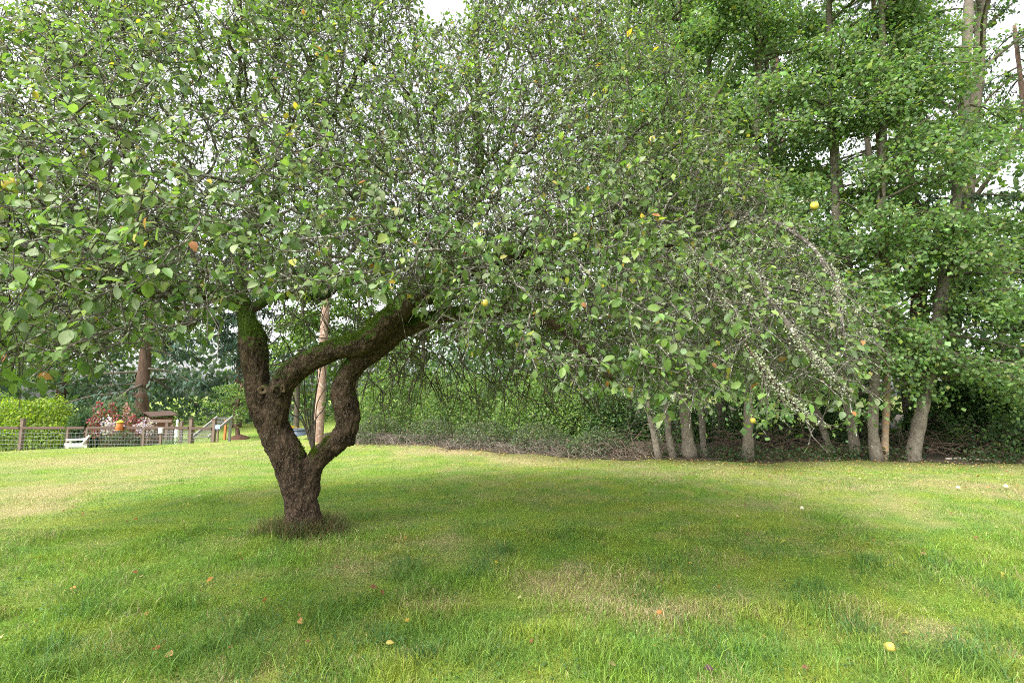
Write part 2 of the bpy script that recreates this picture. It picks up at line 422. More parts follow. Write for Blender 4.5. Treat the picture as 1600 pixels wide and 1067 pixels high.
# ------------------------------------------------------------------ grass blades (nobody could count them)
def blades(x, y, h, w, lean, tint, z=None, lod=0):
    n = len(x); az = rng.uniform(0, 2 * math.pi, n); fa = rng.uniform(0, 2 * math.pi, n)
    d = np.stack([np.cos(az), np.sin(az), 0 * az], 1); sd = np.stack([np.cos(fa), np.sin(fa), 0 * fa], 1)
    b = np.stack([x, y, (gz(x, y) if z is None else z) - 0.004], 1); up = np.array([0, 0, 1.0])
    L = lean * h
    m1 = b + d * (L * 0.35)[:, None] + up * (h * 0.6)[:, None]
    tp = b + d * L[:, None] + up * (h * np.sqrt(np.clip(1 - (lean * 0.75) ** 2, 0.08, 1)))[:, None]
    if lod == 2:
        V = np.stack([b - sd * (w / 2)[:, None], b + sd * (w / 2)[:, None], tp], 1); return V.reshape(-1, 3), [np.arange(n)[:, None] * 3 + np.arange(3)], np.repeat(tint, 3, 0)
    if lod == 1:
        V = np.stack([b, m1 + sd * (w * .5)[:, None], tp, m1 - sd * (w * .5)[:, None]], 1); return V.reshape(-1, 3), [np.arange(n)[:, None] * 4 + np.arange(4)], np.repeat(tint, 4, 0)
    V = np.stack([b - sd * (w / 2)[:, None], b + sd * (w / 2)[:, None], m1 - sd * (w * .42)[:, None], m1 + sd * (w * .42)[:, None], tp], 1)
    o = np.arange(n)[:, None] * 5
    F = [o + np.array([0, 1, 3, 2]), o + np.array([2, 3, 4])]
    return V.reshape(-1, 3), F, np.repeat(tint, 5, 0)
def scatter(n, y0, y1):
    y = y0 + (y1 - y0) * rng.random(n * 2) ** 0.9; x = (rng.random(n * 2) * 2 - 1) * (1.16 * y1 + 1.2)
    k = np.abs(x) < 1.12 * y + 1.2; return x[k][:n], y[k][:n]
gb = MB()
for n, y0, y1, hm, wm in ((105000, 1.7, 3.6, 0.046, 0.0036), (105000, 3.4, 5.6, 0.042, 0.0045), (85000, 5.4, 8.6, 0.032, 0.006), (60000, 8.4, 12.6, 0.028, 0.009), (36000, 12.4, 20.5, 0.034, 0.014)):
    x, y = scatter(n, y0, y1)
    ok = (y < wood_edge(x) + 0.25) & ~((x < -9.5) & (y > 15.2)); x, y = x[ok], y[ok]
    p = np.stack([x, y, 0 * x], -1)
    d = dryness(x, y)
    cl = vnoise(p + 7, 1.7) * 0.55 + vnoise(p + 3, 4.5) * 0.45
    h = hm * np.exp(rng.normal(0, 0.3, len(x))) * (0.55 + 1.3 * smooth01((cl - 0.35) / 0.4)) * (1 - 0.45 * d)
    lean = np.clip(rng.normal(0.65, 0.28, len(x)), 0.05, 1.25)
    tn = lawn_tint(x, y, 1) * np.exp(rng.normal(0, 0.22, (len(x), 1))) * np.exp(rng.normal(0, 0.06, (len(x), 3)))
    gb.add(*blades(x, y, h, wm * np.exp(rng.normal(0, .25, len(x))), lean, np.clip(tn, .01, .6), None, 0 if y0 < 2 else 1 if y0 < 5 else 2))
# coarse long tufts
tuft_px = [(100, 1050), (160, 1035), (230, 1020), (330, 1000), (60, 1000), (420, 1050), (520, 1030), (640, 1000), (700, 1040), (780, 1020), (560, 960), (480, 985), (420, 985), (880, 1045), (960, 1000), (1050, 1055), (1150, 1000), (1240, 935), (1060, 885), (1220, 1050),
           (1300, 1000), (1400, 900), (1500, 880), (1560, 940), (1590, 990), (1480, 1050), (780, 880), (820, 850), (760, 830), (900, 820), (1540, 1040), (20, 1055), (300, 1055), (1010, 940), (1340, 870), (1170, 860), (700, 930), (620, 900), (260, 940), (150, 950)]
for a, bq in tuft_px:
    for k in range(3):
        g = G(a + random.uniform(-45, 45), bq + random.uniform(-18, 22)); n = random.randint(40, 110); r = random.uniform(0.05, 0.16)
        x = g[0] + rng.normal(0, r, n); y = g[1] + rng.normal(0, r, n)
        tn = np.array(random.choice([[0.10, 0.19, 0.035], [0.08, 0.17, 0.05], [0.13, 0.22, 0.04]])) * np.exp(rng.normal(0, 0.22, (n, 1)))
        V, F, T = blades(x, y, rng.uniform(0.06, 0.15, n), rng.uniform(0.003, 0.0055, n), np.clip(rng.normal(0.85, 0.3, n), 0.2, 1.3), tn); gb.add(V, F, T)
# long half-dry grass left standing round the foot of the tree
n = 2600; a = rng.uniform(0, 2 * math.pi, n); r = 0.17 + np.abs(rng.normal(0, 0.11, n)) * (.5 + 1.3 * vnoise(np.stack([np.cos(a), np.sin(a), 0 * a], 1), 2.2))
x = TREE[0] + r * np.cos(a) * 1.15; y = TREE[1] + r * np.sin(a)
tn = tints(n, [[0.10, 0.12, 0.04], [0.07, 0.11, 0.03], [0.22, 0.17, 0.09], [0.13, 0.085, 0.05]], [3, 4, 2.2, 2])
V, F, T = blades(x, y, rng.uniform(0.06, 0.27, n) * np.clip(1.3 - r, .4, 1), rng.uniform(0.003, 0.005, n), np.clip(rng.normal(0.6, 0.3, n), 0.1, 1.2), tn); gb.add(V, F, T)
m, t, out = nodes_mat('grass_blade')
c = N(t, 'ShaderNodeAttribute', attribute_name='tint').outputs['Color']
pb = N(t, 'ShaderNodeBsdfPrincipled', Roughness=0.5); pb.inputs['Specular IOR Level'].default_value = 0.3
t.links.new(c, pb.inputs['Base Color'])
tr = t.nodes.new('ShaderNodeBsdfTranslucent'); t.links.new(mixc(t, 1.0, c, (1.25, 1.35, 0.8), 'MULTIPLY'), tr.inputs['Color'])
mx = N(t, 'ShaderNodeMixShader', Fac=0.35); t.links.new(pb.outputs[0], mx.inputs[1]); t.links.new(tr.outputs[0], mx.inputs[2]); t.links.new(mx.outputs[0], out.inputs[0])
M_GRASS = m
go = add('grass', gb.mesh('grass', False), m, kind='stuff')
tag(go, 'short green lawn grass with dry tan patches', 'grass')

# ================================================================== TREES OF THE WOOD
BROAD = [[0.060, 0.125, 0.030], [0.085, 0.155, 0.032], [0.045, 0.095, 0.035], [0.15, 0.19, 0.03]]
def arc_paths(start, dirs, length, n, droop, wob=0.08):
    m = len(start); s = np.linspace(0, 1, n)[None, :, None]; L = np.asarray(length)[:, None, None]
    q = start[:, None, :] + dirs[:, None, :] * L * s
    q[:, :, 2] += (-np.asarray(droop)[:, None] * (s[..., 0] ** 2)) * L[..., 0]
    w = np.cumsum(rng.normal(0, wob, (m, n, 3)), 1) * L / n * 1.2; w -= w[:, :1]
    return q + w
def sample_path(Q, s):
    """points at parameter s (k) on paths Q (k,n,3)"""
    n = Q.shape[1]; f = np.clip(s, 0, 0.999) * (n - 1); i = f.astype(int); w = (f - i)[:, None]; k = np.arange(len(Q))
    return Q[k, i] * (1 - w) + Q[k, i + 1] * w, unit(Q[k, i + 1] - Q[k, i])
def wood_tree(name, label, cat, trunk, r0, r1, bark, nb=26, t0=0.25, blen=(2.2, 1.0), up=(0.1, 0.7), droop=0.35, ns=9, nl=40, leaf=0.085, width=1.0,
              pal=BROAD, pw=(4, 4, 3, .5), mat=None, group=None, spread=0.09, flat=0.6, conifer=False, az=None, branch_mat=None, sublen=0.42, hmax=None, tmax=1.0):
    tr_ = resample(np.array(trunk, float), 0.22); n = len(tr_); base = tr_[0].copy()
    rr = np.linspace(r0, r1, n) * (1 + 0.06 * rng.normal(size=n)); rr[:3] *= [1.32, 1.13, 1.04]
    root = thing(name, label, cat, tuple(base), group)
    V, F = tube_np(tr_, rr, 12)
    V = V + 0.10 * r0 * (vnoise(V, 6.0) - 0.5)[:, None] * unit(V - np.repeat(tr_, 12, 0))
    add('trunk', mesh_np('trunk', V, F), bark, root)
    tb = np.clip(t0 + (tmax - t0) * rng.random(nb) ** 0.9, 0, 0.995)
    st, td = sample_path(np.repeat(tr_[None], nb, 0), tb)
    A = rng.uniform(0, 2 * math.pi, nb)
    if az is not None: A = np.where(rng.random(nb) < .55, rng.uniform(az[0], az[1], nb), A)
    el = rng.uniform(up[0], up[1], nb)
    dr = np.stack([np.cos(A) * np.cos(el), np.sin(A) * np.cos(el), np.sin(el)], 1)
    L = (blen[0] + (blen[1] - blen[0]) * (tb - t0) / (1 - t0)) * rng.uniform(0.65, 1.25, nb)
    Q = arc_paths(st, dr, L, 7, np.full(nb, droop) * rng.uniform(0.5, 1.4, nb))
    R = np.linspace(1, 0.25, 7)[None] * (r0 * 0.07 + 0.014 * L)[:, None]
    bm = MB(); bm.add(*batch_tubes(Q, R, 5))
    k = nb * ns; bi = np.repeat(np.arange(nb), ns); s = rng.uniform(0.12, 1.0, k)
    sp, sd = sample_path(Q[bi], s)
    side = unit(np.cross(sd, [0, 0, 1.0])) * rng.choice([-1, 1], (k, 1))
    d2 = unit(sd * 0.7 + side * rng.uniform(0.3, 1.0, (k, 1)) + np.array([0, 0, 1]) * rng.normal(0.0 if conifer else 0.1, 0.3 * (1 - flat) + 0.1, (k, 1)))
    l2 = L[bi] * sublen * (1.15 - 0.6 * s) * rng.uniform(0.6, 1.3, k)
    Q2 = arc_paths(sp, d2, l2, 3, np.full(k, droop * 0.8))
    bm.add(*batch_tubes(Q2, np.repeat(np.array([[.009, .006, .003]]), k, 0) * (1 + 0 * l2[:, None]), 3))
    add('branches', bm.mesh('branches'), branch_mat or M_DARKBRANCH, root, kind='stuff')
    kk = k * nl; li = np.repeat(np.arange(k), nl); ls = rng.uniform(0.05, 1.05, kk)
    lp, ld = sample_path(Q2[li], ls)
    j = rng.normal(0, spread, (kk, 3)); j[:, 2] *= flat
    lp = lp + j
    if hmax is not None:
        ok = lp[:, 2] < hmax
    else: ok = lp[:, 2] > gz(lp[:, 0], lp[:, 1]) + 0.15
    lp, ld = lp[ok], ld[ok]; kk = len(lp)
    if conifer:
        ax = unit(ld * 0.8 + rng.normal(0, 0.45, (kk, 3)) + [0, 0, -0.25]); nr = unit(np.array([0, 0, 1.0]) + rng.normal(0, 0.35, (kk, 3)))
    else:
        ax = unit(ld * 0.4 + rng.normal(0, 0.7, (kk, 3)) + [0, 0, -0.35]); nr = unit(np.array([-0.1, -0.25, 0.9]) + rng.normal(0, 0.55, (kk, 3)))
    tn = tints(kk, pal, pw, 0.2)
    sz = leaf * np.exp(rng.normal(0, 0.25, kk))
    V, F, T = leaves_mesh(lp, ax, nr, sz, tn, LEAF4, LEAF4_F, 0.12, width)
    add('crown', mesh_np('crown', V, F, T, False), mat or M_LEAF, root, kind='stuff')
    return root
def shrub(name, label, cat, c, rad, nleaf, leaf=0.07, pal=BROAD, pw=(4, 4, 3, .5), nstem=14, mat=None, group=None, gap=0.42, inner=0.45, width=1.0, bark=None, stem_r=0.012, lump=0.5):
    c = np.array(c, float); rad = np.array(rad, float)
    root = thing(name, label, cat, tuple(c), group)
    d = rnd_dirs(int(nleaf * 2.2)); d[:, 2] = np.abs(d[:, 2]) * 1.0 - 0.08
    k = 1 - lump * (1 - vnoise(d * 1.0 + c, 2.6)) * 0.9
    rf = k * (inner + (1 - inner) * rng.random(len(d)) ** 0.45)
    p = c + np.array([0, 0, 0.04]) + d * rad * rf[:, None] + rng.normal(0, 0.03, (len(d), 3))
    keep = (vnoise(p, 1.6 / max(0.35, rad.min() ** 0.5)) * 0.6 + vnoise(p, 5.0) * 0.4) > gap
    keep &= p[:, 2] > gz(p[:, 0], p[:, 1]) + 0.03
    p = p[keep][:nleaf]; d = d[keep][:nleaf]; n = len(p)
    ax = unit(d * 0.5 + rng.normal(0, 0.6, (n, 3)) + [0, 0, -0.25]); nr = unit(d * 0.5 + np.array([0, -0.1, 0.7]) + rng.normal(0, 0.5, (n, 3)))
    V, F, T = leaves_mesh(p, ax, nr, leaf * np.exp(rng.normal(0, .25, n)), tints(n, pal, pw, 0.2), LEAF4, LEAF4_F, 0.12, width)
    add('foliage', mesh_np('foliage', V, F, T, False), mat or M_LEAF, root, kind='stuff')
    A = rng.uniform(0, 2 * math.pi, nstem); el = rng.uniform(0.55, 1.35, nstem)
    dr = np.stack([np.cos(A) * np.cos(el), np.sin(A) * np.cos(el), np.sin(el)], 1)
    st = np.repeat(c[None], nstem, 0) + np.stack([np.cos(A), np.sin(A), 0 * A], 1) * rad[:2].min() * 0.15; st[:, 2] = gz(st[:, 0], st[:, 1]) - 0.03
    L = 0.85 / np.sqrt((dr[:, 0] / rad[0]) ** 2 + (dr[:, 1] / rad[1]) ** 2 + (dr[:, 2] / rad[2]) ** 2)
    Q = arc_paths(st, dr, L, 6, np.full(nstem, 0.12), 0.14)
    V, F = batch_tubes(Q, np.linspace(1, .3, 6)[None] * np.full((nstem, 1), stem_r), 4)
    add('stems', mesh_np('stems', V, F), bark or M_DARKBRANCH, root, kind='stuff')
    return root
def trunk_px(pts, lift=None):
    """trunk through (px,py,depth) points; the first lies on the ground"""
    g = G(pts[0][0], pts[0][1]); g[2] -= 0.05
    out = [g]
    for a, b_, dy in pts[1:]: out.append(P(a, b_, g[1] + dy))
    return out

# alders along the edge of the lawn, from the left: (label, trunk pixels, half-widths, crown)
ALD = 'alders along the edge of the lawn'
alders = [
 ('slim leaning grey alder, leftmost trunk of the wood edge', [(1030, 717, 0), (1018, 660, .2), (1000, 560, .4), (985, 330, .6), (980, 60, .9), (985, -160, 1.0)], .085, .05),
 ('thin grey alder stem close left of the stout shaded alder', [(1052, 716, 0), (1043, 660, .1), (1040, 520, .3), (1050, 300, .5), (1060, 60, .6), (1062, -150, .7)], .095, .05),
 ('stout shaded grey alder in the left clump of the wood edge', [(1078, 716, 0), (1070, 640, .0), (1062, 520, .0), (1050, 320, .2), (1030, 60, .3), (1025, -160, .4)], .175, .09),
 ('thin dark alder stem close right of the stout shaded alder', [(1100, 714, .6), (1096, 640, .6), (1090, 520, .7), (1096, 300, .8), (1110, 60, .9), (1118, -140, 1.0)], .09, .05),
 ('straight pale alder standing alone midway along the wood edge', [(1168, 719, 0), (1170, 640, 0), (1172, 540, .1), (1176, 330, .2), (1185, 90, .3), (1190, -160, .3)], .135, .08),
 ('slender alder leaning left at its top behind the lichened apple twigs', [(1300, 711, .5), (1283, 660, .6), (1262, 600, .7), (1220, 420, 1.0), (1200, 150, 1.2), (1195, -120, 1.3)], .10, .06),
 ('pale curved alder left of the twin alder stems', [(1338, 714, 0), (1330, 660, .0), (1322, 600, .1), (1310, 420, .2), (1300, 160, .3), (1290, -150, .3)], .135, .075),
 ('left stem of the twin alders, pale and thick at its foot', [(1370, 720, 0), (1364, 670, 0), (1366, 600, .0), (1372, 430, .0), (1380, 200, .1), (1376, -140, .2)], .125, .07),
 ('right stem of the twin alders, streaked orange on one side', [(1381, 719, .1), (1384, 660, .15), (1386, 600, .2), (1385, 430, .3), (1372, 200, .5), (1360, -140, .6)], .085, .055),
 ('rightmost alder with a stout speckled trunk leaning to the right', [(1424, 720, 0), (1436, 660, .0), (1452, 590, .1), (1468, 480, .2), (1495, 300, .5), (1510, 90, .8), (1518, -140, 1.0)], .16, .11),
]
M_ALDER_ORANGE = bark_mat('alder_bark_orange', (0.17, 0.13, 0.09), (0.30, 0.23, 0.16), (0.36, 0.19, 0.08), 0.55, 6, (0.07, 0.095, 0.03), 0.4, 0.8, 0.5)
for q, (lab, tp, r0, r1) in enumerate(alders):
    big = r0 > .12
    wood_tree('alder_tree', lab, 'tree', trunk_px(tp), r0 * .84, r1 * .84, M_ALDER_ORANGE if q == 8 else M_ALDER, nb=34 if q == 9 else 52 if big else 34, t0=0.12, blen=(2.0, 1.7) if big else (1.6, 1.35), up=(0.0, 0.75), droop=0.42,
              ns=9, nl=36, leaf=0.085, width=1.3, pal=[[0.12, 0.205, 0.068], [0.155, 0.235, 0.075], [0.085, 0.16, 0.058], [0.21, 0.24, 0.06]], pw=(4, 4, 2.5, .5), group=ALD, spread=0.17, flat=0.7, az=(-2.7, -.45), tmax=.62 if q == 9 else 1.0)

# taller trees behind the edge
def vt(px, py, Y, top, lean=0.0):
    g = P(px, 620, Y); g[2] = gz(g[0], g[1]) - 0.05
    return [g, g + np.array([lean * .3, 0, top * .3]), g + np.array([lean * .6, .1, top * .6]), g + np.array([lean, .1, top])]
wood_tree('maple_tree', 'tall dark-trunked tree with steep mossy boughs against the white sky', 'tree', [P(1478, 620, 14.5) * [1, 1, 0], P(1490, 480, 14.3), P(1512, 300, 14.2), P(1521, 200, 14.2), P(1530, 80, 14.2), P(1538, -150, 14.2)], .21, .13, M_DARKBRANCH,
          nb=30, t0=0.34, blen=(3.6, 3.0), up=(0.45, 1.1), droop=0.1, ns=9, nl=22, leaf=0.10, width=1.2, pal=[[0.06, 0.12, 0.03], [0.08, 0.14, 0.03], [0.045, 0.09, 0.03]], pw=(4, 3, 3), spread=.13)
wood_tree('fir_tree', 'red-brown conifer trunk with flat dark sprays among the alders', 'tree', [P(1440, 620, 15.5) * [1, 1, 0], P(1432, 420, 15.5), P(1412, 230, 15.5), P(1402, 60, 15.5), P(1395, -150, 15.5)], .27, .17, M_CONIFER,
          nb=44, t0=0.3, blen=(2.6, 2.0), up=(-0.15, 0.25), droop=0.32, ns=14, nl=20, leaf=0.13, width=0.55, pal=[[0.035, 0.075, 0.035], [0.05, 0.095, 0.04], [0.03, 0.06, 0.032]], pw=(4, 3, 3), mat=M_NEEDLE, conifer=True, spread=.06, flat=.35)
for lab, px, Y, top, r, nb_, con in (
  ('dark hemlock deep in the wood behind the straight pale alder', 1250, 19, 17, .2, 40, 1),
  ('dark hemlock at the right end of the wood', 1660, 17.5, 16, .2, 22, 1),
  ('broadleaf tree behind the right edge of the apple crown', 1130, 17, 16, .2, 48, 0),
  ('broadleaf tree behind the leftmost alders', 985, 18.5, 16, .19, 48, 0),
  ('broadleaf tree behind the twin alder stems', 1345, 16.5, 15, .18, 30, 0),
  ('broadleaf tree beyond the right end of the lawn', 1740, 13.5, 10, .17, 24, 0),
  ('broadleaf tree filling the wood between the pale alder and the leaning slender alder', 1225, 14.6, 14, .16, 44, 0),
  ('broadleaf tree close behind the rightmost leaning alder', 1420, 15.4, 13, .15, 34, 0),
  ('low spreading tree at the right under the sky gap', 1555, 13.6, 5.6, .13, 40, 0),
  ('broadleaf tree behind the two leftmost alder stems', 1060, 15.5, 14, .15, 40, 0),
  ('low broadleaf tree where the brambles meet the wood', 905, 17.5, 9.0, .14, 26, 0)):
    if con:
        wood_tree('hemlock_tree', lab, 'tree', vt(px, 0, Y, top), r, .06, M_CONIFER, nb=nb_, t0=0.12, blen=(3.2, 1.3), up=(-0.2, 0.2), droop=0.35, ns=12, nl=15, leaf=0.15, width=0.6,
                  pal=[[0.03, 0.065, 0.034], [0.045, 0.085, 0.04], [0.025, 0.05, 0.03]], pw=(4, 3, 3), mat=M_NEEDLE, conifer=True, spread=.08, flat=.35)
    else:
        wood_tree('broadleaf_tree', lab, 'tree', vt(px, 0, Y, top, random.uniform(-.8, .8)), r, .06, M_DARKBRANCH, nb=nb_, t0=0.15, blen=(2.9, 1.8), up=(0.1, 0.8), droop=0.3, ns=10, nl=22, leaf=0.125, width=1.2,
                  pal=[[0.085, 0.155, 0.05], [0.115, 0.185, 0.055], [0.06, 0.12, 0.045]], pw=(4, 4, 3), spread=.16)
# understorey
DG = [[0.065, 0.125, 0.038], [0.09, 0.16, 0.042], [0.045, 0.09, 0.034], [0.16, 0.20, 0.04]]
for lab, px, py, Y, rad, n in (
  ('leafy green shrub at the far right under the hemlock', 1560, 700, 12.4, (1.9, 1.5, 3.4), 12000),
  ('dark leafy shrub right of the leaning speckled alder', 1475, 700, 13.6, (1.4, 1.2, 2.5), 7000),
  ('shaded shrub between the twin alders and the pale alder', 1345, 700, 14.5, (1.3, 1.2, 2.6), 6000),
  ('shaded shrub behind the straight pale alder', 1190, 700, 15.0, (1.6, 1.3, 2.9), 7500),
  ('shaded shrub behind the stout shaded alder clump', 1060, 700, 15.2, (1.5, 1.3, 3.0), 7500),
  ('low dark shrub at the foot of the wood near the brambles', 955, 700, 15.6, (1.5, 1.2, 2.4), 7000),
  ('shaded shrub deep behind the leaning slender alder', 1270, 700, 17.0, (1.8, 1.2, 2.6), 6000),
  ('dark shrub beyond the right border of the lawn', 1660, 700, 13.8, (1.8, 1.4, 2.6), 6000)):
    c = P(px, py, Y); c[2] = gz(c[0], c[1])
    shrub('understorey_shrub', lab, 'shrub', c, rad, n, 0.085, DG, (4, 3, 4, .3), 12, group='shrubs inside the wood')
# deep wood behind: reads as one mass
mb = MB(); kk = 26000
A = rng.uniform(-0.15, 1.15, kk); d_ = rng.uniform(20, 27, kk); p = np.stack([np.sin(A) * d_ - 0.5, np.cos(A) * d_ + 2, rng.random(kk) ** 1.3 * 9.5], 1)
ok = vnoise(p, .45) * .6 + vnoise(p, 1.6) * .4 > 0.36 + 0.012 * p[:, 2]; p = p[ok]; kk = len(p)
V, F, T = leaves_mesh(p, rnd_dirs(kk), unit(rng.normal(0, .6, (kk, 3)) + [0, -.3, .7]), rng.uniform(.2, .36, kk), tints(kk, DG[:3], (3, 2, 4)), LEAF4, LEAF4_F)
tag(add('deep_woodland', mesh_np('deep_woodland', V, F, T, False), M_LEAF, kind='stuff'), 'dark mass of woodland deep behind the alders', 'woodland')

# ------------------------------------------------------------------ brambles and brush along the lawn edge
BR = [[0.075, 0.11, 0.05], [0.12, 0.155, 0.08], [0.05, 0.08, 0.038], [0.15, 0.13, 0.08]]
def bramble(label, px, py, rad, n, canes=90):
    c = G(px, py); c[1] += rad[1] * 0.75; c[2] = gz(c[0], c[1])
    root = shrub('bramble_thicket', label, 'shrub', c, rad, n, 0.055, BR, (4, 3, 3, 1.3), 6, group='brambles along the lawn edge', gap=0.36, inner=0.7, lump=.3)
    A = rng.uniform(0, 2 * math.pi, canes); st = c + np.stack([rad[0] * rng.uniform(-.95, .95, canes), rad[1] * rng.uniform(-.9, .6, canes), 0 * A], 1); st[:, 2] = gz(st[:, 0], st[:, 1]) - .02
    dr = unit(np.stack([np.cos(A) * .8, np.sin(A) * .8 - .2, rng.uniform(.4, 1.4, canes)], 1))
    Q = arc_paths(st, dr, rng.uniform(.6, 1.3, canes) * rad[2] ** .5, 7, rng.uniform(.5, 1.2, canes), .2); Q[..., 2] = np.maximum(Q[..., 2], gz(Q[..., 0], Q[..., 1]) + .01)
    V, F = batch_tubes(Q, np.linspace(1, .5, 7)[None] * rng.uniform(.004, .011, (canes, 1)), 3)
    add('canes', mesh_np('canes', V, F), M_CANE, root, kind='stuff')
bramble('low bramble heap beside the apple trunk at the left end of the brambles', 585, 694, (.9, .7, .95), 2600, 260)
bramble('bramble mound second from the left end of the bramble row', 665, 694, (1.1, .8, .85), 3200, 240)
bramble('bramble mound midway along the bramble row', 755, 700, (1.1, .8, .85), 2900, 280)
bramble('bramble mound right of the middle of the bramble row', 850, 706, (1.1, .9, .8), 2600, 300)
bramble('shaded brush heap at the right end of the bramble row', 950, 714, (1.0, .8, .7), 2000, 300)
# dead brush and a log under the wood at the right
for lab, px, py, w_, n in (('tangle of dead sticks beside the leaning speckled alder', 1500, 716, 1.2, 190), ('tangle of dead sticks at the far right lawn edge', 1600, 716, 1.0, 150), ('tangle of brown dead twigs between the pale alders', 1230, 712, 1.5, 230), ('tangle of dead twigs left of the alder clump', 1000, 716, .7, 110)):
    c = G(px, py); c[1] += .7; c[2] = gz(c[0], c[1])
    root = thing('brush_pile', lab, 'brush pile', tuple(c), 'brush piles under the wood')
    st = c + np.stack([rng.uniform(-w_, w_, n), rng.normal(0, .45, n), rng.random(n) ** 1.7 * .5 + .03], 1)
    A = rng.uniform(0, 2 * math.pi, n); dr = np.stack([np.cos(A), np.sin(A) * .7, rng.normal(.1, .3, n)], 1); dr = unit(dr)
    Q = arc_paths(st, dr, rng.uniform(.3, 1.1, n), 6, rng.uniform(0, .4, n), .25); Q[..., 2] = np.maximum(Q[..., 2], gz(Q[..., 0], Q[..., 1]) + .02)
    V, F = batch_tubes(Q, np.linspace(1, .4, 6)[None] * rng.uniform(.004, .014, (n, 1)), 4)
    add('sticks', mesh_np('sticks', V, F), plain_mat('dead_stick', (.16, .11, .075), (.06, .045, .035), 9), root, kind='stuff')
a, b_ = G(1478, 719), G(1556, 721); mid = (a + b_) / 2
mb = MB(); pts = np.array([a + [0, 0, .03], a * .7 + b_ * .3 + [0, .05, .045], mid + [0, -.02, .04], b_ + [0, .03, .03]])
mb.tube(resample(pts, .08), .024, 8); o = add('fallen_pole', mb.mesh('fallen_pole'), plain_mat('bleached_wood', (.42, .38, .32), (.25, .21, .17), 14))
tag(o, 'bleached fallen pole lying along the lawn edge below the wood', 'pole')
# bright shrubs and trees behind the brambles
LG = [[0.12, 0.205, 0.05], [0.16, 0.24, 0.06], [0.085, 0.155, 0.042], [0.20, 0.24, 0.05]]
for lab, px, Y, rad, n in (
  ('bright green thicket behind the leftmost brambles', 610, 19.5, (1.9, 1.5, 3.4), 11000),
  ('bright green thicket behind the middle of the brambles', 720, 18.5, (2.0, 1.5, 3.2), 11000),
  ('bright green thicket behind the right half of the brambles', 835, 17.0, (1.9, 1.4, 2.8), 10000),
  ('dull green thicket closing the gap beside the low tree', 915, 16.4, (1.5, 1.3, 2.2), 8000)):
    c = P(px, 690, Y); c[2] = gz(c[0], c[1])
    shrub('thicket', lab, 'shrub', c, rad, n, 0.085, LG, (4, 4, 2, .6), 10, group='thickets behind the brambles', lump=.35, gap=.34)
for lab, px, Y, top, nb_ in (('light green tree seen through the fork of the apple tree', 465, 24, 8.5, 40), ('light green tree behind the utility pole', 555, 26, 9.5, 40), ('yellow-green tree behind the bright thickets', 660, 27, 9, 36), ('leafy tree behind the thickets, left of the wood', 800, 25, 9, 32)):
    wood_tree('garden_tree', lab, 'tree', vt(px, 0, Y, top), .14, .04, M_DARKBRANCH, nb=nb_, t0=.15, blen=(2.6, 1.2), up=(.1, .8), droop=.3, ns=9, nl=20, leaf=.16, width=1.2, pal=[[.10, .18, .03], [.14, .22, .035], [.07, .13, .03]], pw=(4, 3, 2), spread=.2)
# far trees beyond the garden: one mass to the horizon
kk = 22000
A = rng.uniform(-1.25, 0.15, kk); d_ = rng.uniform(42, 60, kk); p = np.stack([np.sin(A) * d_, np.cos(A) * d_, rng.random(kk) ** 1.2 * (5.0 + 4.5 * vnoise(np.stack([A * 9, A * 0, A * 0], -1), 1.0)) - .8], 1)
V, F, T = leaves_mesh(p, rnd_dirs(kk), unit(rng.normal(0, .6, (kk, 3)) + [0, -.3, .7]), rng.uniform(.4, .7, kk), tints(kk, [[.06, .11, .05], [.08, .13, .05], [.05, .085, .05]], (3, 2, 3)), LEAF4, LEAF4_F)
tag(add('far_woodland', mesh_np('far_woodland', V, F, T, False), M_LEAF, kind='stuff'), 'far belt of trees beyond the garden', 'woodland')

